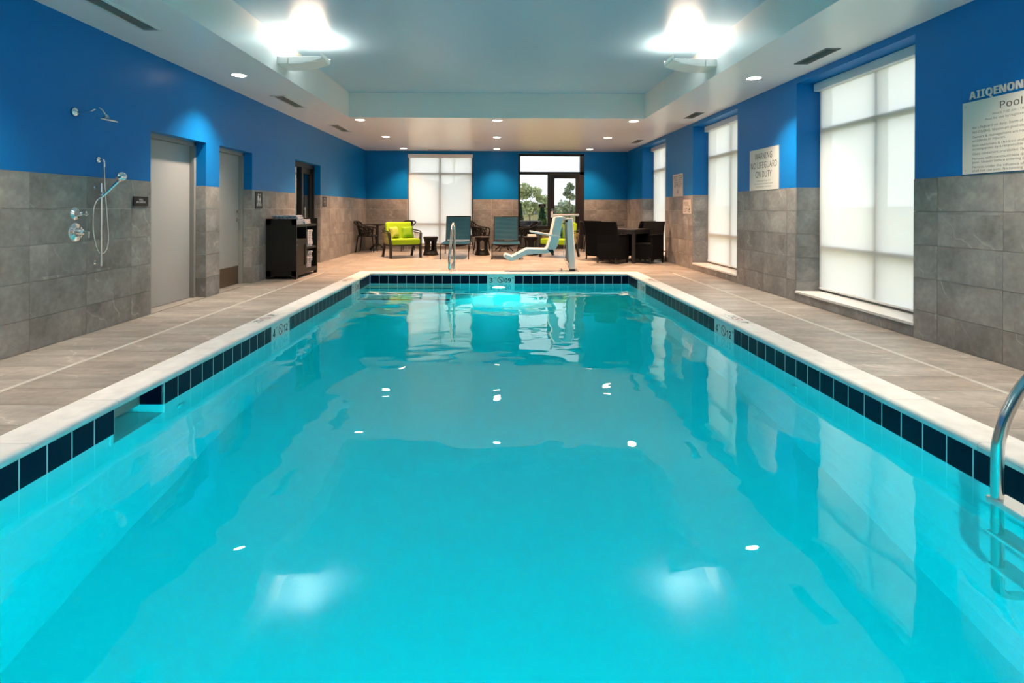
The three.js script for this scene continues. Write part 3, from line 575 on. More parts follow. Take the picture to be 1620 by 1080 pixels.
// ------------------------------------------------------------------ signs
const FONT = 'sans-serif';
function wrapSign(name, w, h, pos, turn, draw, label, category = 'sign', px = 512, thick = 0.008, edge = M.signCream) {
  const tx = canvasTex(px, Math.round(px * h / w), draw), [g, ms] = flat(w, h, thick, std(1, 1, 1, 0.45, { map: tx }), edge);
  const m = mesh(name, g, ms, scene); m.position.set(...pos); m.rotation.y = turn; return tag(m, label, category);
}
const fit = (c, s, x, y, size, width, weight = '') => { c.font = `${weight} ${size}px ${FONT}`; const k = Math.min(1.4, width / c.measureText(s).width); c.save(); c.translate(x, y); c.scale(k, 1); c.fillText(s, 0, 0); c.restore(); };
wrapSign('wall_sign', 0.845, 0.60, [XR - 0.006, 1.762, -7.815], -Math.PI / 2, (c, w, h) => {
  c.fillStyle = '#d9d5cf'; c.fillRect(0, 0, w, h); c.fillStyle = '#26221f'; c.textAlign = 'center';
  fit(c, 'WARNING', w / 2, h * 0.25, 150, w * 0.60); fit(c, 'NO LIFEGUARD', w / 2, h * 0.47, 150, w * 0.92); fit(c, 'ON DUTY', w / 2, h * 0.69, 150, w * 0.56);
  c.fillStyle = '#4a4642'; fit(c, 'Children under the age of 14', w / 2, h * 0.79, 30, w * 0.48); fit(c, 'shall not use the pool without a parent', w / 2, h * 0.86, 30, w * 0.66); fit(c, 'or adult guardian in attendance', w / 2, h * 0.93, 30, w * 0.54);
}, 'cream sign reading WARNING NO LIFEGUARD ON DUTY on the blue wall', 'sign', 1024);
wrapSign('wall_sign', 0.63, 0.475, [XR - 0.006, 1.692, -11.51], -Math.PI / 2, (c, w, h) => {
  c.fillStyle = '#cfc6bf'; c.fillRect(0, 0, w, h); c.fillStyle = '#2b2623'; c.textAlign = 'center';
  fit(c, 'POOL USER', w / 2, h * 0.30, 130, w * 0.88); fit(c, 'CAPACITY', w / 2, h * 0.58, 130, w * 0.78); fit(c, '46', w / 2, h * 0.88, 100, w * 0.17);
}, 'cream sign reading POOL USER CAPACITY on the blue wall', 'sign');
wrapSign('wall_sign', 0.45, 0.285, [XR - 0.008, 1.237, -10.94], -Math.PI / 2, (c, w, h) => {
  c.fillStyle = '#d3c8bf'; c.fillRect(0, 0, w, h); c.fillStyle = '#2b2623'; c.textAlign = 'center';
  fit(c, 'POOL', w * 0.42, h * 0.44, 120, w * 0.62); fit(c, 'LIFT', w * 0.36, h * 0.88, 120, w * 0.48);
  c.strokeStyle = '#2b2623'; c.lineWidth = 16; c.beginPath(); c.arc(w * 0.79, h * 0.77, 38, 0, 7); c.stroke(); c.beginPath(); c.moveTo(w * 0.76, h * 0.52); c.lineTo(w * 0.77, h * 0.72); c.lineTo(w * 0.86, h * 0.74); c.lineTo(w * 0.90, h * 0.88); c.stroke(); c.beginPath(); c.arc(w * 0.757, h * 0.47, 12, 0, 7); c.fill();
}, 'small cream POOL LIFT sign with wheelchair symbol on the tiles', 'sign');
{
  const w = 1.22, h = 0.585;
  const m = wrapSign('wall_sign', w, h, [XR - 0.008, 1.762, -4.46 + w / 2], -Math.PI / 2, (c, W, H) => {
    c.fillStyle = '#d8d3cc'; c.fillRect(0, 0, W, H); c.fillStyle = '#2a2725';
    const X = (f) => f * W; c.textAlign = 'left';
    c.font = `${H * 0.125}px ${FONT}`; c.save(); c.translate(X(0.265), H * 0.165); c.scale(1.35, 1); c.fillText('Pool', 0, 0); c.restore();
    c.fillStyle = '#55504c'; const line = (s, x, y, sz = 0.040) => { c.font = `${H * sz}px ${FONT}`; c.save(); c.translate(X(x), H * y); c.scale(1.28, 1); c.fillText(s, 0, 0); c.restore(); };
    line('Hours 7:00 am - 10:00 pm', 0.22, 0.235); line('Pool for use by registered guest only', 0.17, 0.295);
    c.fillStyle = '#35312e';
    ['No Lifeguard on duty. Swim at your own risk.', 'NO DIVING. Maximum pool depth is 5\'', 'Owners & management are not responsible for', 'accidents or injuries.', 'Non-swimmers & children under 14 must be', 'accompanied by a responsible adult.', 'Glass containers prohibited. Do not swim alone.', 'Persons with communicable diseases shall not use', 'pool. Shower before entering pool.', 'Persons under the influence of alcohol or drugs', 'shall not use pool. No running or horseplay.']
      .forEach((s, i) => line(s, 0.075, 0.385 + [0, 0.062, 0.128, 0.178, 0.244, 0.294, 0.36, 0.426, 0.476, 0.542, 0.592][i], 0.042));
    c.fillStyle = '#555'; for (const [a, b] of [[0.025, 0.06], [0.025, 0.95], [0.975, 0.06], [0.975, 0.95]]) { c.beginPath(); c.arc(X(a), H * b, 4, 0, 7); c.fill(); }
  }, 'large cream pool rules sign headed Pool on the blue wall', 'sign', 1600);
}
{ // raised white letters over the rules sign
  const { FontLoader } = await import('three/addons/loaders/FontLoader.js'); const { TextGeometry } = await import('three/addons/geometries/TextGeometry.js');
  const font = await new FontLoader().loadAsync('fonts/droid/droid_sans_bold.typeface.json');
  const t = thing('wall_lettering', 'raised white capital letters on the blue wall above the pool rules sign', 'lettering', [XR - 0.002, 2.075, -4.40], -Math.PI / 2);
  let x = 0; for (const ch of 'AIIQENONDA') { const g = new TextGeometry(ch, { font, size: 0.062, depth: 0.008, curveSegments: 5 }); g.computeBoundingBox(); const w = g.boundingBox.max.x - g.boundingBox.min.x; mesh('letter', g.translate(x - g.boundingBox.min.x, 0, 0), M.signCream, t); x += w + 0.012; }
}
wrapSign('room_plaque', 0.235, 0.10, [XL + 0.009, 1.243, -5.855], Math.PI / 2, (c, w, h) => {
  c.fillStyle = '#0c0c0d'; c.fillRect(0, 0, w, h); c.fillStyle = '#dedede'; c.textAlign = 'center'; fit(c, 'POOL', w / 2, h * 0.42, 60, w * 0.28, 'bold'); fit(c, 'MECHANICAL', w / 2, h * 0.68, 60, w * 0.66, 'bold'); c.fillStyle = '#777'; fit(c, '• •• • •• ••', w / 2, h * 0.86, 30, w * 0.4);
}, 'small black POOL MECHANICAL plaque beside the plain grey door', 'sign', 512, 0.01, M.black);
wrapSign('restroom_plaque', 0.25, 0.27, [XL + 0.009, 1.303, -8.752], Math.PI / 2, (c, w, h) => {
  c.fillStyle = '#101010'; c.fillRect(0, 0, w, h); c.fillStyle = '#e6e6e6';
  for (const [x, d] of [[0.36, 0], [0.62, 1]]) { c.beginPath(); c.arc(w * x, h * 0.17, w * 0.055, 0, 7); c.fill(); if (d) { c.beginPath(); c.moveTo(w * x, h * 0.23); c.lineTo(w * (x + 0.11), h * 0.52); c.lineTo(w * (x - 0.11), h * 0.52); c.fill(); } else c.fillRect(w * (x - 0.085), h * 0.24, w * 0.17, h * 0.25); c.fillRect(w * (x - 0.06), h * 0.48, w * 0.045, h * 0.2); c.fillRect(w * (x + 0.015), h * 0.48, w * 0.045, h * 0.2); }
  c.textAlign = 'center'; fit(c, 'RESTROOM', w / 2, h * 0.84, 60, w * 0.7, 'bold');
}, 'black restroom plaque with white figures beside the door with kick plate', 'sign', 256, 0.01, M.black);
wrapSign('entry_plaque', 0.26, 0.22, [XL + 0.009, 1.325, -12.11], Math.PI / 2, (c, w, h) => {
  c.fillStyle = '#161310'; c.fillRect(0, 0, w, h); c.fillStyle = '#c9c2b8'; c.textAlign = 'center'; fit(c, 'POOL', w / 2, h * 0.32, 60, w * 0.5); fit(c, 'HOURS', w / 2, h * 0.6, 60, w * 0.6); fit(c, '7 - 10', w / 2, h * 0.86, 60, w * 0.5);
}, 'small dark plaque with pale lines beside the black glazed entry', 'sign', 256, 0.01, M.black);
// ------------------------------------------------------------------ shower fittings on the left wall
{
  const t = thing('overhead_shower', 'chrome rain shower head on a bent arm on the blue wall', 'shower head', [XL, 2.034, -4.944]);
  mesh('wall_flange', lathe([[0, 0.028], [0.02, 0.027], [0.036, 0.018], [0.044, 0.0], [0, 0]], 28).rotateZ(-Math.PI / 2), M.chrome, t);
  mesh('arm', tube([[0.01, 0, 0], [0.08, 0, 0], [0.15, 0.012, 0], [0.20, 0.035, 0], [0.245, 0.022, 0], [0.275, -0.018, 0], [0.285, -0.035, 0]], 0.0095, 40, 12), M.chrome, t);
  const h = mesh('spray_plate', lathe([[0, 0.016], [0.02, 0.014], [0.03, -0.002], [0.088, -0.012], [0.092, -0.02], [0.085, -0.027], [0, -0.028]], 40).rotateZ(-0.16).translate(0.29, -0.052, 0), M.chrome, t);
  mesh('swivel', new THREE.SphereGeometry(0.017, 16, 12).translate(0.287, -0.037, 0), M.chrome, t);
}
{
  const t = thing('hand_shower', 'chrome hand shower with slide bar and looped hose on the tiles', 'hand shower', [XL, 0.62, -5.195]);
  mesh('outlet_elbow', [lathe([[0, 0.022], [0.018, 0.02], [0.028, 0.012], [0.032, 0], [0, 0]], 24).rotateZ(-Math.PI / 2).translate(0, 1.01, -0.045), tube([[0.01, 1.01, -0.045], [0.045, 1.01, -0.045], [0.055, 1.0, -0.045], [0.056, 0.965, -0.045]], 0.010, 20, 10), rod([0.056, 0.975, -0.045], [0.056, 0.94, -0.045], 0.013)], M.chrome, t);
  mesh('slide_bar', rod([0.062, 0.0, 0], [0.062, 0.785, 0], 0.0115, 0.0115, 16), M.chrome, t);
  for (const y of [0.035, 0.745]) mesh('bracket', [rod([0, y, 0], [0.062, y, 0], 0.009), rod([0, y, 0], [0.006, y, 0], 0.018)], M.chrome, t);
  mesh('slider', [rbox(0.045, 0.085, 0.655, 0.70, -0.016, 0.016, 0.006), rod([0.07, 0.675, -0.03], [0.07, 0.675, 0.03], 0.010)], M.chrome, t);
  const hd = mesh('handset', [rod([0.075, 0.655, 0.004], [0.185, 0.80, -0.05], 0.012, 0.014, 14), rod([0.185, 0.80, -0.05], [0.205, 0.825, -0.06], 0.014, 0.020, 14), lathe([[0, 0.02], [0.03, 0.016], [0.046, 0.0], [0.046, -0.012], [0.04, -0.018], [0, -0.02]], 28).rotateX(Math.PI / 2.3).rotateY(0.75).translate(0.215, 0.855, -0.055)], M.chrome, t, 'chrome hand spray');
  mesh('hose', tube([[0.056, 0.945, -0.045], [0.060, 0.70, -0.055], [0.070, 0.40, -0.075], [0.075, 0.22, -0.075], [0.070, 0.135, -0.045], [0.06, 0.12, 0.0], [0.05, 0.17, 0.035], [0.045, 0.33, 0.075], [0.045, 0.52, 0.075], [0.055, 0.62, 0.045], [0.075, 0.658, 0.004]], 0.0072, 90, 8), M.steel, t, 'steel braided hose');
}
function valve(y, z, r, long, label) {
  const t = thing('shower_valve', label, 'shower valve', [XL, y, z]);
  mesh('escutcheon', lathe([[0, 0.022], [r * 0.45, 0.021], [r * 0.55, 0.014], [r * 0.9, 0.010], [r, 0.004], [r, 0], [0, 0]], 36).rotateZ(-Math.PI / 2), M.chrome, t);
  mesh('body', lathe([[0, 0.075], [r * 0.2, 0.074], [r * 0.34, 0.06], [r * 0.48, 0.02], [r * 0.5, 0.01], [0, 0.01]], 28).rotateZ(-Math.PI / 2), M.chrome, t);
  mesh('lever', long ? [rod([0.06, 0, 0], [0.125, 0, 0], 0.012, 0.010), rod([0.118, 0.004, 0], [0.122, -0.05, 0.002], 0.010, 0.007)] : [rod([0.06, 0, 0], [0.118, -0.004, 0], 0.013, 0.008), rod([0.1, 0.02, 0], [0.1, -0.02, 0], 0.007)], M.chrome, t);
}
valve(1.118, -4.955, 0.058, false, 'smaller upper chrome shower valve on the tiles');
valve(0.950, -4.962, 0.085, true, 'larger lower chrome shower valve with lever on the tiles');

// ------------------------------------------------------------------ towel cabinet and towels
{
  const x0 = XL + 0.012, x1 = -3.295, z0 = -10.10, z1 = -9.03, W = z1 - z0, D = x1 - x0;
  const t = thing('towel_cabinet', 'black towel cabinet with door and open shelves against the tiles', 'cabinet', [(x0 + x1) / 2, 0, (z0 + z1) / 2]);
  const dx = D / 2, dz = W / 2, th = 0.03;
  for (const s of [-1, 1]) {
    const p = mesh('side_panel', [rbox(-dx, dx, 0.07, 1.0, s * dz - (s > 0 ? th : 0), s * dz + (s < 0 ? th : 0), 0.004)], M.cabinet, t, 'black side panel');
    const o = s > 0 ? dz : -dz - 0.008;
    mesh('side_frame', [box(-dx, -dx + 0.075, 0.03, 1.0, o, o + 0.008), box(dx - 0.075, dx, 0.03, 1.0, o, o + 0.008), box(-dx, dx, 0.90, 1.0, o, o + 0.008), box(-dx, dx, 0.05, 0.14, o, o + 0.008)], M.cabinet, p);
  }
  mesh('back_panel', box(-dx, -dx + 0.02, 0.05, 1.0, -dz + th, dz - th), M.cabinet, t);
  mesh('top_shelf', rbox(-dx, dx - 0.01, 0.86, 0.90, -dz + th, dz - th, 0.003), M.cabinet, t);
  mesh('plinth', [box(-dx + 0.02, dx - 0.004, 0.05, 0.12, -dz + th, dz - th), box(dx - 0.05, dx, 0, 0.07, dz - 0.08, dz), box(dx - 0.05, dx, 0, 0.07, -dz, -dz + 0.06), box(-dx, -dx + 0.05, 0, 0.07, dz - 0.08, dz), box(-dx, -dx + 0.05, 0, 0.07, -dz, -dz + 0.06)], M.cabinet, t);
  mesh('divider', box(-dx + 0.02, dx - 0.012, 0.12, 0.86, 0.0, 0.022), M.cabinet, t);
  mesh('shelf', rbox(-dx + 0.02, dx - 0.012, 0.46, 0.495, -dz + th, 0, 0.003), M.cabinet, t);
  mesh('shelf', rbox(-dx + 0.02, dx - 0.012, 0.635, 0.655, 0.022, dz - th, 0.003), M.cabinet, t);
  const d = mesh('cabinet_door', box(dx - 0.03, dx - 0.012, 0.12, 0.635, 0.03, dz - th - 0.005), M.cabinet, t, 'black framed cabinet door');
  mesh('door_frame', [box(dx - 0.012, dx - 0.001, 0.12, 0.635, 0.03, 0.10), box(dx - 0.012, dx - 0.001, 0.12, 0.635, dz - th - 0.075, dz - th - 0.005), box(dx - 0.012, dx - 0.001, 0.56, 0.635, 0.10, dz - th - 0.075), box(dx - 0.012, dx - 0.001, 0.12, 0.20, 0.10, dz - th - 0.075)], M.cabinet, d);
  for (const y of [0.66, 0.57]) mesh('hinge', rod([dx - 0.002, y, dz - th + 0.012], [dx + 0.012, y, dz - th + 0.012], 0.014), M.steel, d);
  const cx = (x0 + x1) / 2, cz = (z0 + z1) / 2;
  const folded = (w, h, l) => merge([rbox(-w / 2, w / 2, 0, h * 0.52, -l / 2, l / 2, h * 0.25), rbox(-w / 2 + 0.004, w / 2, h * 0.48, h, -l / 2 + 0.004, l / 2 - 0.003, h * 0.25)].map((g) => metreUV(g, rnd(), rnd(), 2.2)));
  const shelfT = folded(0.36, 0.037, 0.25);
  const towel = (geo, x, y, z, turn, label, group) => { const m = mesh('folded_towel', geo, M.towel, scene); m.position.set(x, y, z); m.rotation.y = turn; tag(m, label, 'towel', group); return m; };
  for (let k = 0; k < 8; k++) towel(shelfT, cx + 0.03 + rr(-0.008, 0.008), 0.4955 + k * 0.0375, cz - 0.255 + rr(-0.01, 0.01), rr(-0.03, 0.03), 'folded patterned white towel in the stack on the upper cabinet shelf', 'towels on the upper shelf');
  for (let k = 0; k < 8; k++) towel(shelfT, cx + 0.03 + rr(-0.015, 0.01) - (k < 4 ? 0.01 : 0), 0.1205 + k * 0.0375, cz - 0.255 + rr(-0.015, 0.015), rr(-0.06, 0.06), 'folded patterned white towel in the stack on the lower cabinet shelf', 'towels on the lower shelf');
  const big = folded(0.42, 0.042, 0.30);
  for (let k = 0; k < 3; k++) towel(big, cx + 0.015, 0.9005 + k * 0.0425, cz + 0.28 + rr(-0.01, 0.01), rr(-0.05, 0.05), 'folded patterned white towel in the stack on the near end of the cabinet top', 'towels on the cabinet top near end');
  towel(folded(0.40, 0.03, 0.46), cx - 0.02, 1.0285, cz + 0.22, 0.12, 'loosely spread patterned white towel lying topmost on the cabinet', null);
  for (let k = 0; k < 2; k++) towel(big, cx + 0.02, 0.9005 + k * 0.0425, cz - 0.06 + rr(-0.01, 0.01), rr(-0.03, 0.03), 'folded patterned white towel in the low stack on the middle of the cabinet top', 'towels on the cabinet top middle');
}

// ------------------------------------------------------------------ bistro sets
function bistroChair() {
  const t = thing('bistro_armchair', '', 'chair');
  // faces +z; shell with woven bars
  const L = [[-0.21, 0.22], [0.21, 0.22], [-0.24, -0.26], [0.24, -0.26]];
  for (const [x, z] of L) mesh('leg', rod([x, 0, z], [x * 0.86, 0.44, z * 0.78], 0.012, 0.016), M.resin, t);
  mesh('seat', [rbox(-0.225, 0.225, 0.425, 0.45, -0.21, 0.22, 0.02), tube([[-0.225, 0.44, 0.2], [0.225, 0.44, 0.2], [0.24, 0.44, -0.2], [-0.24, 0.44, -0.2]], 0.016, 48, 8, true, 0.2)], M.resin, t);
  const frame = tube([[-0.27, 0.44, 0.17], [-0.285, 0.60, 0.19], [-0.285, 0.655, 0.12], [-0.28, 0.68, -0.08], [-0.255, 0.76, -0.24], [-0.2, 0.825, -0.30], [0, 0.835, -0.32], [0.2, 0.825, -0.30], [0.255, 0.76, -0.24], [0.28, 0.68, -0.08], [0.285, 0.655, 0.12], [0.285, 0.60, 0.19], [0.27, 0.44, 0.17]], 0.017, 90, 8);
  mesh('arm_frame', frame, M.resin, t);
  const back = [], at = (u, v) => {                        // u -1..1 round the shell, v 0..1 up
    const a = u * 1.85, top = 0.665 + 0.165 * smooth(1.2, 0.55, Math.abs(a)); const r = 0.235 + 0.05 * v;
    return [Math.sin(a) * (r + 0.0), 0.45 + (top - 0.45) * v, -Math.cos(a) * (r + 0.03 * v) + 0.02];
  };
  for (let k = -9; k <= 9; k++) for (const s of [-1, 1]) { const a = [], n = 5; for (let j = 0; j <= n; j++) a.push(at(Math.max(-1, Math.min(1, (k + s * 1.5 * (j / n - 0.5)) / 9)), j / n)); back.push(tube(a, 0.0105, 6, 5)); }
  for (const v of [0.3, 0.62]) { const a = []; for (let j = 0; j <= 12; j++) a.push(at(-1 + j / 6, v)); back.push(tube(a, 0.008, 20, 5)); }
  mesh('woven_back', back, M.resin, t, 'dark open lattice back'); 
  return t;
}
function bistroTable(pos, label) {
  const t = thing('bistro_table', label, 'table', pos, 0, 'bistro tables');
  mesh('table_top', rbox(-0.31, 0.31, 0.725, 0.75, -0.31, 0.31, 0.008), M.tableTop, t);
  mesh('column', [rod([0, 0.1, 0], [0, 0.725, 0], 0.035, 0.035, 18), rbox(-0.12, 0.12, 0.70, 0.725, -0.12, 0.12, 0.004)], M.black, t);
  for (let k = 0; k < 4; k++) { const a = k * Math.PI / 2 + 0.5, c = Math.cos(a), s = Math.sin(a); mesh('foot', tube([[0.02 * c, 0.17, 0.02 * s], [0.10 * c, 0.15, 0.10 * s], [0.20 * c, 0.08, 0.20 * s], [0.28 * c, 0.012, 0.28 * s]], 0.018, 14, 8), M.black, t); }
}
bistroTable([-3.36, 0, -15.50], 'small dark pedestal table in the corner below the blue wall');
bistroTable([0.24, 0, -15.30], 'small dark pedestal table behind the lounger by the glass door');
bistroTable([3.28, 0, -15.40], 'small dark pedestal table behind the dining set');
const bc = bistroChair(); bc.position.set(-3.48, 0, -14.82); bc.rotation.y = Math.PI / 2; bc.userData.label = 'dark lattice armchair at the corner table against the tiled wall'; bc.userData.group = 'bistro armchairs';
dup(bc, [-2.62, 0, -15.30], -Math.PI / 2 + 0.9, 'dark lattice armchair behind the lime lounge chair near the end window');
dup(bc, [-0.42, 0, -15.10], Math.PI / 2 - 0.25, 'dark lattice armchair behind the two loungers below the end window');
dup(bc, [0.84, 0, -14.75], -Math.PI / 2 + 0.1, 'dark lattice armchair between the lounger and the glass door');
dup(bc, [2.72, 0, -15.35], Math.PI / 2, 'dark lattice armchair behind the dining set beside the door frame');

// ------------------------------------------------------------------ lime lounge chairs
function loungeChair(pillows) {
  const t = thing('lounge_chair', '', 'chair');
  const w = 0.37;
  for (const s of [-1, 1]) {
    mesh('leg', bar([s * w, 0, 0.27], [s * w, 0.36, 0.26], 0.06, 0.06, [0, 0, 1]), M.black, t);
    mesh('leg', bar([s * w, 0, -0.36], [s * w, 0.33, -0.20], 0.055, 0.055, [1, 0, 0]), M.black, t);
    mesh('arm_rail', [bar([s * w, 0.34, 0.26], [s * (w + 0.03), 0.60, 0.20], 0.06, 0.05, [0, 0, 1]), tube([[s * (w + 0.03), 0.585, 0.205], [s * (w + 0.035), 0.625, 0.16], [s * (w + 0.04), 0.64, 0.0], [s * (w + 0.03), 0.655, -0.30], [s * w, 0.66, -0.36]], 0.016, 30, 8), tube([[s * (w + 0.03), 0.57, 0.20], [s * (w + 0.035), 0.59, 0.1], [s * (w + 0.03), 0.60, -0.30]], 0.010, 16, 6), bar([s * w, 0.30, -0.20], [s * w, 0.70, -0.37], 0.035, 0.035, [1, 0, 0])], M.black, t, 'black arm rail');
    const rope = []; for (let k = 0; k < 13; k++) { const z = 0.15 - k * 0.036; rope.push(rod([s * (w + 0.035), 0.60, z], [s * (w + 0.01), 0.325, z * 0.72 - 0.015 + (k % 2 ? 0.04 : -0.04)], 0.0055, 0.0055, 6)); }
    mesh('rope_side', rope, M.rope, t, 'tan woven rope side');
  }
  mesh('seat_frame', [rbox(-w, w, 0.285, 0.325, 0.235, 0.275, 0.005), rbox(-w, w, 0.285, 0.325, -0.24, -0.20, 0.005), rbox(-w - 0.01, -w + 0.03, 0.285, 0.325, -0.22, 0.26, 0.005), rbox(w - 0.03, w + 0.01, 0.285, 0.325, -0.22, 0.26, 0.005), rbox(-w, w, 0.68, 0.71, -0.385, -0.35, 0.005)], M.black, t);
  mesh('seat_cushion', metreUV(new RoundedBoxGeometry(0.70, 0.14, 0.58, 4, 0.035).translate(0, 0.39, 0.02), 0, 0, 4), M.lime, t, 'lime green seat cushion');
  mesh('back_cushion', metreUV(new RoundedBoxGeometry(0.66, 0.44, 0.13, 4, 0.045).rotateX(-0.24).translate(0, 0.63, -0.255), 0, 0, 4), M.lime, t, 'lime green back cushion');
  const pillowGeo = (s, d) => { const g = new THREE.BoxGeometry(s, s, d, 12, 12, 2), p = g.attributes.position; for (let i = 0; i < p.count; i++) { const u = Math.abs(p.getX(i)) * 2 / s, v = Math.abs(p.getY(i)) * 2 / s; p.setZ(i, p.getZ(i) * (0.06 + 0.94 * Math.sqrt(Math.max(0, (1 - u ** 4) * (1 - v ** 4))))); p.setX(i, p.getX(i) * (1 - 0.08 * (1 - v) )); p.setY(i, p.getY(i) * (1 - 0.08 * (1 - u))); } g.computeVertexNormals(); return metreUV(g, 0, 0, 4); };
  for (const [x, y, z, ry, rz, s, mat, label] of pillows) { const p = mesh('throw_pillow', pillowGeo(s, 0.14), mat, scene); p.userData = { label, category: 'pillow' }; p.userData.at = [x, y, z, ry, rz]; t.userData.pillows = [...(t.userData.pillows ?? []), p]; }
  return t;
}
function seatPillows(t) {                               // pillows rest on the chair but are things of their own
  t.updateMatrixWorld(true);
  for (const p of t.userData.pillows ?? []) { const [x, y, z, ry, rz] = p.userData.at; p.position.copy(V(x, y, z).applyMatrix4(t.matrixWorld)); p.rotation.order = 'YXZ'; p.rotation.set(-0.28, t.rotation.y + ry, rz); delete p.userData.at; }
  delete t.userData.pillows;
}
const lc1 = loungeChair([[-0.175, 0.60, -0.10, 0.55, 0.06, 0.27, M.limePale, 'pale yellow green throw pillow in the lime chair beside the corner table'], [0.17, 0.60, -0.10, -0.12, 0.05, 0.29, M.limeDark, 'green throw pillow in the lime chair beside the corner table']]);
lc1.position.set(-2.27, 0, -13.25); lc1.rotation.y = 0.50; Object.assign(lc1.userData, { label: 'lime green lounge chair with black frame and rope sides by the end window', group: 'lime lounge chairs' }); seatPillows(lc1);
const lc2 = loungeChair([[-0.12, 0.595, -0.10, 0.25, -0.05, 0.29, M.tealCloth, 'dark teal throw pillow in the lime chair behind the pool lift'], [0.19, 0.60, -0.11, -0.2, 0.04, 0.27, M.limeDark, 'green throw pillow in the lime chair behind the pool lift']]);
lc2.position.set(1.56, 0, -13.42); lc2.rotation.y = -0.62; Object.assign(lc2.userData, { label: 'lime green lounge chair with black frame and rope sides behind the pool lift', group: 'lime lounge chairs' }); seatPillows(lc2);

// ------------------------------------------------------------------ hourglass side tables
const drumGeo = (() => {
  const outer = [[0, 0.465], [0.175, 0.465], [0.188, 0.455], [0.19, 0.44]]; for (let k = 1; k <= 14; k++) { const y = 0.44 - k / 14 * 0.42, u = (y - 0.02) / 0.42; outer.push([0.148 + 0.042 * Math.pow(Math.abs(u - 0.5) * 2, 2.0) + (u < 0.15 ? 0.01 * (0.15 - u) / 0.15 : 0), y]); }
  outer.push([0.195, 0.0], [0.165, 0.0]); for (let k = 0; k <= 10; k++) { const y = 0.02 + k / 10 * 0.41, u = (y - 0.02) / 0.42; outer.push([0.118 + 0.042 * Math.pow(Math.abs(u - 0.5) * 2, 2.0), y]); } outer.push([0, 0.43]);
  let b = new Brush(lathe(outer.reverse(), 40)); b.updateMatrixWorld(); const ev = new Evaluator(); ev.useGroups = false;
  for (const a of [0.15, 0.15 + Math.PI / 2]) { const c = new Brush(new THREE.CapsuleGeometry(0.052, 0.17, 6, 18).scale(1, 1, 1).toNonIndexed()); const slot = new Brush(extrude(Array.from({ length: 32 }, (_, i) => { const q = i / 32 * Math.PI * 2; return [0.055 * Math.cos(q), 0.24 + (Math.sin(q) > 0 ? 0.085 : -0.085) + 0.055 * Math.sin(q)]; }), 0.6).translate(0, 0, -0.3).rotateY(a)); slot.updateMatrixWorld(); b = ev.evaluate(b, slot, SUBTRACTION); b.updateMatrixWorld(); }
  const g = b.geometry; g.clearGroups(); return g;
})();
const drum = (x, z, turn, label) => { const t = thing('drum_table', label, 'side table', [x, 0, z], turn, 'hourglass side tables'); mesh('drum_body', drumGeo, M.resin, t); mesh('table_top', lathe([[0, 0.472], [0.17, 0.472], [0.186, 0.466], [0.17, 0.461], [0, 0.461]], 40), std(0.10, 0.095, 0.09, 0.32), t, 'smooth dark table top'); };
drum(-1.66, -13.94, 0.25, 'black hourglass side table between the lime chair and a lounger');
drum(-0.344, -13.97, -0.13, 'black hourglass side table between the two teal loungers');
drum(0.91, -14.02, 0.5, 'black hourglass side table between the lounger and the pool lift chair');
{ const m = mesh('folded_towel', [rbox(-0.11, 0.11, 0, 0.03, -0.09, 0.09, 0.012), rbox(-0.108, 0.108, 0.028, 0.055, -0.088, 0.086, 0.012)], M.plainTowel, scene); m.position.set(0.93, 0.4725, -14.0); tag(m, 'plain white folded towel on the side table near the pool lift', 'towel'); }

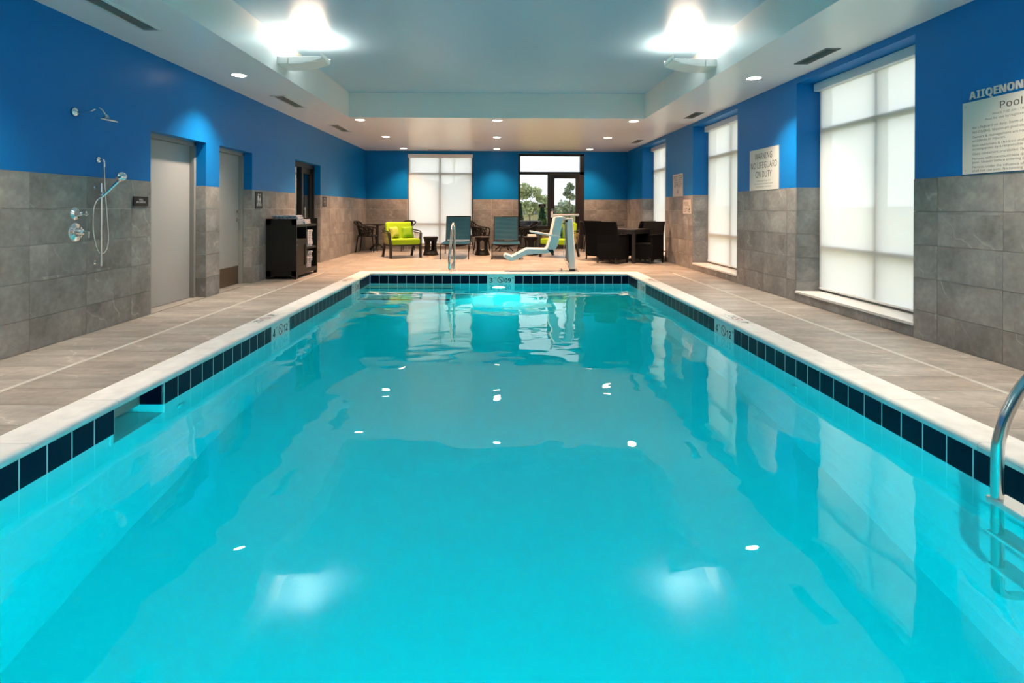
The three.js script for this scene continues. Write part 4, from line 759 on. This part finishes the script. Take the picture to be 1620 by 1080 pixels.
// ------------------------------------------------------------------ teal sling loungers
function lounger() {
  const t = thing('sling_lounger', '', 'lounger'); const w = 0.325;
  for (const s of [-1, 1]) {
    mesh('leg', tube([[s * w, 0, 0.66], [s * w, 0.30, 0.66], [s * w, 0.345, 0.62], [s * w, 0.35, 0.5]], 0.013, 20, 8), M.bronze, t);
    mesh('leg', tube([[s * (w + 0.045), 0, -1.02], [s * (w + 0.035), 0.20, -1.0], [s * (w + 0.01), 0.30, -0.92], [s * w, 0.345, -0.8]], 0.013, 20, 8), M.bronze, t);
    mesh('side_rail', [rod([s * w, 0.35, 0.6], [s * w, 0.35, -0.95], 0.015), rod([s * (w - 0.02), 0.36, -0.56], [s * (w - 0.02), 0.99, -0.74], 0.014), rod([s * (w - 0.02), 0.62, -0.645], [s * (w - 0.01), 0.35, -0.90], 0.008)], M.bronze, t);
  }
  mesh('cross_bar', [rod([-w, 0.345, 0.62], [w, 0.345, 0.62], 0.012), rod([-w, 0.345, -0.95], [w, 0.345, -0.95], 0.012), rod([-w, 0.33, -0.1], [w, 0.33, -0.1], 0.012), rod([-w + 0.02, 0.985, -0.74], [w - 0.02, 0.985, -0.74], 0.013)], M.bronze, t);
  const sag = (W, L, nx, ny, f) => { const g = new THREE.PlaneGeometry(W, L, nx, ny), p = g.attributes.position; for (let i = 0; i < p.count; i++) p.setZ(i, f(p.getX(i) / W, p.getY(i) / L)); g.computeVertexNormals(); const b = g.clone().translate(0, 0, -0.004), ix = b.index; for (let i = 0; i < ix.count; i += 3) { const a = ix.getX(i); ix.setX(i, ix.getX(i + 1)); ix.setX(i + 1, a); } b.computeVertexNormals(); return merge([g, b]); };
  mesh('seat_sling', metreUV(sag(0.63, 1.18, 10, 16, (u, v) => -0.028 * Math.cos(u * Math.PI) * (1 - 0.6 * Math.abs(v) * 2)).rotateX(-Math.PI / 2).translate(0, 0.362, 0.05), 0, 0, 4), M.sling, t, 'teal mesh seat');
  mesh('back_sling', metreUV(sag(0.61, 0.62, 10, 18, (u, v) => -0.03 * Math.cos(u * Math.PI) * Math.cos(v * 2.6) + 0.0035 * Math.sin(v * 34 + 2 * u) * Math.cos(u * 2.2)).rotateX(-0.278).translate(0, 0.69, -0.645), 0, 0, 4), M.sling, t, 'teal mesh backrest');
  mesh('support_strap', [0.35, 0.12, -0.2].map((z) => tube([[-w, 0.335, z], [-w * 0.5, 0.30, z], [0, 0.285, z], [w * 0.5, 0.30, z], [w, 0.335, z]], 0.012, 20, 6)), M.black, t, 'black strap under the seat');
  return t;
}
const lg = lounger(); lg.position.set(-0.955, 0, -13.32); Object.assign(lg.userData, { label: 'teal sling lounger with raised back in front of the end window', group: 'teal loungers' });
dup(lg, [0.255, 0, -13.34], -0.02, 'teal sling lounger with raised back beside the glass door');

// ------------------------------------------------------------------ dining set
{
  const t = thing('dining_table', 'square dark dining table set cornerwise among wicker armchairs', 'table', [2.99, 0, -12.42], Math.PI / 4 + 0.03);
  const h = 0.455;
  mesh('table_top', rbox(-h, h, 0.715, 0.738, -h, h, 0.004), M.tableTop, t, 'dark table top');
  mesh('apron', [box(-h, h, 0.64, 0.715, h - 0.02, h), box(-h, h, 0.64, 0.715, -h, -h + 0.02), box(-h, -h + 0.02, 0.64, 0.715, -h, h), box(h - 0.02, h, 0.64, 0.715, -h, h)], M.tableTop, t);
  for (const [a, b] of [[1, 1], [1, -1], [-1, 1], [-1, -1]]) mesh('leg', rbox(a * h - a * 0.065, a * h, 0, 0.715, b * h - b * 0.065, b * h, 0.004), M.tableTop, t);
}
function wickerChair() {
  const t = thing('wicker_armchair', '', 'chair');
  const W = 0.245;
  for (const [x, z] of [[-0.22, 0.25], [0.22, 0.25], [-0.215, -0.27], [0.215, -0.27]]) mesh('leg', rod([x, 0, z * (z < 0 ? 1.06 : 1)], [x, 0.13, z], 0.017, 0.022, 8), M.black, t);
  // back: curved slab sweeping out at the top
  const prof = [[-0.27, 0.09], [-0.265, 0.30], [-0.25, 0.45], [-0.262, 0.62], [-0.30, 0.78], [-0.345, 0.885], [-0.30, 0.875], [-0.258, 0.77], [-0.215, 0.60], [-0.195, 0.45], [-0.20, 0.09]];
  const back = extrude(prof.map(([z, y]) => [-z, y]), 2 * W, 0.006); back.rotateY(Math.PI / 2).translate(-W, 0, 0);
  { const p = back.attributes.position; for (let i = 0; i < p.count; i++) { const y = p.getY(i), x = p.getX(i); if (y > 0.8) p.setY(i, y + 0.03 * Math.pow(Math.abs(x) / W, 2) - 0.01); } back.computeVertexNormals(); }
  mesh('backrest', metreUV(back, 0, 0, 6), M.wicker, t, 'black woven backrest');
  for (const s of [-1, 1]) mesh('side_panel', metreUV(merge([rbox(s * W - 0.022, s * W + 0.022, 0.09, 0.625, -0.25, 0.24, 0.012), rbox(s * W - 0.032, s * W + 0.032, 0.605, 0.64, -0.24, 0.27, 0.014)]), 0, 0, 6), M.wicker, t, 'black woven side with armrest');
  mesh('front_panel', metreUV(rbox(-W, W, 0.09, 0.40, 0.205, 0.245, 0.01), 0, 0, 6), M.wicker, t);
  mesh('seat', metreUV(rbox(-W + 0.01, W - 0.01, 0.38, 0.44, -0.22, 0.25, 0.02), 0, 0, 6), M.wicker, t);
  return t;
}
const wc = wickerChair(); Object.assign(wc.userData, { label: 'black wicker armchair with its back to the pool at the dining table', group: 'wicker armchairs' }); wc.position.set(2.585, 0, -11.97); wc.rotation.y = Math.PI - 0.70;
dup(wc, [3.36, 0, -12.03], Math.PI + 0.80, 'black wicker armchair at the dining table next to the tiled window wall');
dup(wc, [2.50, 0, -12.85], 0.85, 'black wicker armchair at the dining table near the glass door');
dup(wc, [3.36, 0, -12.90], -0.62, 'black wicker armchair at the far corner of the dining table before the window');

// ------------------------------------------------------------------ pool lift
{
  const t = thing('pool_lift', 'white pool lift with tilted seat on a mast at the far deck edge', 'pool lift', [1.40, 0, -10.25]);
  const plate = mesh('base_plate', [rbox(-0.20, 0.17, 0, 0.012, -0.12, 0.10, 0.004)], M.steel, t, 'steel base plate');
  for (const [x, z] of [[-0.15, 0.06], [0.13, 0.06], [-0.15, -0.09], [0.13, -0.09]]) mesh('bolt', rod([x, 0.01, z], [x, 0.055, z], 0.012, 0.010, 8), M.steel, plate);
  mesh('mast_foot', rbox(-0.005, 0.095, 0.012, 0.055, -0.05, 0.05, 0.004), M.black, t, 'black mast foot');
  const mast = mesh('mast', bar([0.045, 0.05, 0], [-0.01, 0.985, 0], 0.125, 0.125, [0, 0, 1]), M.liftWhite, t, 'white square mast');
  mesh('mast_cap', bar([-0.01, 0.98, 0], [-0.012, 1.01, 0], 0.12, 0.12, [0, 0, 1]), M.liftWhite, mast);
  mesh('boom', [rod([-0.34, 1.065, 0], [0.17, 1.07, 0], 0.018), rbox(-0.36, -0.32, 1.02, 1.13, -0.03, 0.03, 0.006)], M.liftPad, t, 'pale padded boom');
  mesh('actuator', [rod([-0.085, 0.95, 0.03], [-0.05, 0.2, 0.03], 0.022, 0.018, 14), rod([-0.05, 0.22, 0.03], [0.0, 0.14, 0.02], 0.012)], M.frameGrey, t, 'grey actuator tube');
  mesh('pivot', [rod([-0.07, 0.955, -0.05], [-0.07, 0.955, 0.07], 0.022, 0.022, 14), rod([-0.12, 0.91, -0.05], [-0.12, 0.91, 0.06], 0.016, 0.016, 12)], M.black, t, 'black pivots');
  mesh('cable', [tube([[-0.13, 0.93, 0.05], [-0.11, 0.6, 0.06], [-0.12, 0.3, 0.06], [-0.06, 0.16, 0.06], [-0.02, 0.06, 0.06]], 0.006, 30, 6), tube([[0.05, 0.9, -0.06], [0.10, 0.5, -0.07], [0.09, 0.15, -0.06]], 0.005, 20, 6)], M.steel, t);
  mesh('control_box', rbox(-0.055, 0.035, 0.62, 0.96, -0.13, -0.06, 0.01), M.liftWhite, t, 'white control box');
  // seat shell, tilted, seen side on
  const shell = extrude([[-0.165, 1.03], [-0.29, 1.02], [-0.30, 0.98], [-0.375, 0.62], [-0.43, 0.45], [-0.46, 0.425], [-0.82, 0.43], [-0.86, 0.405], [-1.10, 0.285], [-1.215, 0.33], [-1.235, 0.30], [-1.13, 0.225], [-1.08, 0.225], [-0.82, 0.345], [-0.44, 0.37], [-0.33, 0.40], [-0.265, 0.50], [-0.225, 0.68], [-0.175, 0.95]], 0.36, 0.012).translate(0, 0, -0.18);
  const shellPart = mesh('seat_shell', shell, M.liftWhite, t, 'white moulded seat with footrest');
  mesh('back_pad', extrude([[-0.285, 1.0], [-0.305, 0.98], [-0.385, 0.62], [-0.44, 0.45], [-0.425, 0.445], [-0.365, 0.62]], 0.30).translate(0, 0, -0.13), M.liftPad, shellPart, 'pale pink back pad');
  mesh('seat_bracket', extrude([[-0.44, 0.43], [-0.34, 0.43], [-0.32, 0.38], [-0.37, 0.36]], 0.05).translate(0, 0, 0.185), M.black, shellPart, 'black seat bracket');
  for (const z of [-0.2, 0.2]) mesh('armrest', bar([-0.20, 0.66, z], [-0.75, 0.755, z], 0.035, 0.03), M.liftWhite, shellPart, 'white armrest');
  mesh('seat_arm', bar([-0.28, 0.99, 0], [-0.08, 1.0, 0], 0.06, 0.05), M.liftWhite, t, 'white link between seat and mast');
}

// ------------------------------------------------------------------ stair rail and ladder
{
  const t = thing('stair_rail', 'polished steel handrail loop standing at the pool steps', 'handrail', [-0.79, 0, -10.15]);
  mesh('rail_loop', tube([[0.02, 0, 0], [0.02, 0.3, 0], [0.02, 0.70, 0], [0.015, 0.86, 0.03], [0.01, 0.90, 0.10], [0.0, 0.86, 0.19], [-0.01, 0.62, 0.38], [-0.015, 0.40, 0.55], [-0.02, 0.26, 0.60], [-0.02, 0.16, 0.59], [-0.018, 0.12, 0.53], [-0.012, 0.14, 0.46], [-0.005, 0.16, 0.25], [0.012, 0.17, 0.03]], 0.0242, 140, 14), M.steel, t);
  mesh('flange', [lathe([[0, 0.022], [0.03, 0.02], [0.055, 0.008], [0.06, 0], [0, 0]], 24).translate(0.02, 0, 0)], M.steel, t);
  mesh('post', [rod([-0.005, 0, 0.02], [-0.005, 0.17, 0.02], 0.022, 0.022, 14)], M.steel, t);
}
{
  const x = PXR - 0.15, zf = -2.43, zn = -1.93;
  const t = thing('pool_ladder', 'polished steel pool ladder with white treads on the window side', 'ladder', [x, 0, (zf + zn) / 2]);
  for (const z of [zf, zn]) { const d = z - (zf + zn) / 2; mesh('rail', tube([[0, -1.02 + 0.12, d], [0, -0.7, d], [0, -0.3, d], [0, 0.05, d], [0.012, 0.16, d], [0.05, 0.27, d], [0.13, 0.40, d], [0.25, 0.50, d], [0.40, 0.50, d], [0.53, 0.40, d], [0.60, 0.22, d], [0.62, 0.0, d]], 0.0242, 110, 16), M.steel, t, 'polished steel rail'); mesh('rail_end', tube([[0, -0.88, d], [0.005, -0.96, d], [0.05, -1.02, d], [0.145, -1.03, d]], 0.0242, 24, 14), M.steel, t); mesh('flange', lathe([[0, 0.02], [0.03, 0.018], [0.052, 0.006], [0.056, 0], [0, 0]], 20).translate(0.62, 0, d), M.steel, t); }
  for (const y of [-0.135, -0.445, -0.755]) mesh('tread', rbox(-0.03, 0.07, y - 0.018, y + 0.012, -0.28, 0.28, 0.008), M.white, t, 'white plastic tread');
}
// return fittings on the pool walls
for (const [x, z, s] of [[PXL, -3.95, 1], [PXR, -4.35, -1]]) { const m = mesh('return_fitting', lathe([[0, 0.02], [0.02, 0.02], [0.035, 0.012], [0.04, 0], [0, 0]], 20).rotateZ(-s * Math.PI / 2), M.white, scene); m.position.set(x, -0.42, z); tag(m, s > 0 ? 'small round white water inlet under water beside the skimmer' : 'small round white water inlet under water on the window side', 'water inlet'); }

// ------------------------------------------------------------------ outdoors beyond the glass
{
  const ground = struct('ground', 'dry grass field outside the glass door', 'ground');
  const grassTex = dataTex(256, 256, (u, v) => { const n = fbm(u * 12, v * 12, 3, 4), b = 0.55 + n * 0.5 + rnd() * 0.12; return [b * 1.0, b * 0.93, b * 0.55]; }); 
  mesh('field', [box(-200, 200, -0.3, -0.12, -300, ZB - 0.3), box(XR + WTR, 200, -0.3, -0.12, ZB - 0.3, 120), box(-200, XL - 2.3, -0.3, -0.12, ZB - 0.3, 120)].map((g) => metreUV(g, 0, 0, 0.25)), std(0.75, 0.75, 0.7, 0.95, { map: grassTex }), ground, 'dry yellow green grass');
  mesh('patio', box(-6, 8, -0.12, -0.02, -19.6, ZB - 0.3), std(0.42, 0.41, 0.39, 0.8), ground, 'grey concrete patio');
  const pl = mesh('planter_wall', rbox(0.1, 1.50, -0.02, 0.80, -18.2, -17.8, 0.02), std(0.05, 0.052, 0.055, 0.5), scene); tag(pl, 'low dark grey wall outside the sidelight', 'garden wall');
  // trees: crowns of small leaf cards round real branches
  const leafMats = [std(0.20, 0.30, 0.07, 0.8), std(0.56, 0.62, 0.34, 0.8), std(0.05, 0.14, 0.055, 0.8), std(0.36, 0.43, 0.26, 0.8)];
  const bark = std(0.16, 0.13, 0.10, 0.9);
  const leaf = (s) => { const g = new THREE.CircleGeometry(s, 5).scale(1, 0.55, 1).rotateX(rr(0, 3.14)).rotateY(rr(0, 6.28)).rotateZ(rr(0, 3.14)); return g; };
  function tree(name, label, x, z, h, r, trunkH, mat, n, leafSize, cone) {
    const t = thing(name, label, cone ? 'shrub' : 'tree', [x, -0.1, z], 0, cone ? 'clipped evergreens' : 'trees outdoors');
    const tr = [rod([0, 0, 0], [0.05, trunkH + (h - trunkH) * 0.5, 0], h * 0.02, h * 0.008, 7)];
    for (let k = 0; k < 9; k++) { const a = k * 2.4, y = trunkH + (h - trunkH) * rr(0.05, 0.6); tr.push(rod([0.03, y, 0], [Math.cos(a) * r * 0.7, y + r * 0.5, Math.sin(a) * r * 0.7], h * 0.007, h * 0.002, 5)); }
    mesh('trunk', tr, bark, t);
    const ls = []; const blobs = []; for (let k = 0; k < 14; k++) { const a = rr(0, 6.28), q = Math.sqrt(rnd()) * r * 0.75, y = rr(0.12, 0.9); blobs.push([Math.cos(a) * q * (1 - 0.6 * Math.max(0, y - 0.4)), trunkH + (h - trunkH) * y, Math.sin(a) * q, r * rr(0.22, 0.42)]); }
    for (let k = 0; k < n; k++) {
      const g = leaf(leafSize * rr(0.6, 1.3));
      if (cone) { const y = Math.pow(rnd(), 1.2), a = rr(0, 6.28), q = r * (1 - y) * (0.6 + 0.4 * Math.sqrt(rnd())) + 0.03; g.translate(Math.cos(a) * q, 0.08 + y * (h - 0.08), Math.sin(a) * q); }
      else { const b = blobs[Math.floor(rnd() * blobs.length)]; const d = V(rr(-1, 1), rr(-1, 1), rr(-1, 1)).normalize().multiplyScalar(b[3] * Math.cbrt(rnd())); g.translate(b[0] + d.x, b[1] + d.y, b[2] + d.z); }
      ls.push(g);
    }
    const f = mesh('foliage', ls, mat, t); f.userData.kind = 'stuff';
  }
  tree('evergreen_shrub', 'small dark green conical evergreen outside the sidelight near the door post', 1.66, -19.4, 1.40, 0.30, 0.1, leafMats[2], 2600, 0.04, true);
  tree('evergreen_shrub', 'dark green narrow evergreen at the outer edge of the sidelight', 0.86, -19.4, 1.48, 0.22, 0.1, leafMats[2], 2200, 0.04, true);
  tree('leafy_tree', 'tall pale green loose tree filling the sidelight view', 3.75, -60, 4.3, 1.75, 0.3, leafMats[1], 4200, 0.13);
  tree('leafy_tree', 'pale green bushy tree beyond the sidelight near the door post', 5.6, -64, 2.9, 1.3, 0.2, leafMats[1], 2600, 0.12);
  tree('leafy_tree', 'slender tree standing alone in the field seen through the door pane', 10.9, -80, 5.2, 1.15, 2.7, leafMats[3], 1700, 0.15);
  for (const [x, z, h, r, lb] of [[9.3, -90, 2.2, 2.0, 'low rounded green bush far in the field by the door post'], [12.6, -94, 2.7, 2.4, 'low rounded green bush far in the field under the slender tree'], [16.9, -92, 2.3, 1.8, 'low rounded green bush far in the field at the door edge'], [3.2, -96, 2.6, 2.6, 'low rounded green bush far in the field behind the sidelight']]) tree('field_bush', lb, x, z, h, r, 0.0, leafMats[3], 1300, 0.22);
  const hills = struct('hills', 'grey wooded ridge on the horizon', 'hills');
  { const sh = []; for (let k = 0; k <= 60; k++) sh.push([-160 + k * 5.3, 2.2 + 7.5 * Math.exp(-(((k - 26.2) / 1.9) ** 2)) + 7.5 * Math.exp(-(((k - 29.4) / 1.2) ** 2)) + 0.5 * noise.noise(k * 0.4, 1, 2)]); sh.push([158, -0.5], [-160, -0.5]); mesh('ridge', extrude(sh, 20).translate(0, -0.1, -150), std(0.16, 0.19, 0.19, 0.95), hills); }
  const pole = thing('light_pole', 'tall grey light pole outside behind the end window shade', 'lamp post', [-2.0, -0.1, -26]);
  mesh('post', rod([0, 0, 0], [0, 3.9, 0], 0.07, 0.05), M.mullion, pole);
  mesh('head', [rod([0, 3.4, 0], [-0.32, 3.95, 0], 0.025), rod([0, 3.4, 0], [0.32, 3.95, 0], 0.025), rbox(-0.42, 0.42, 3.92, 4.0, -0.2, 0.2, 0.02)], M.mullion, pole);
}
renderer.render(scene, camera);
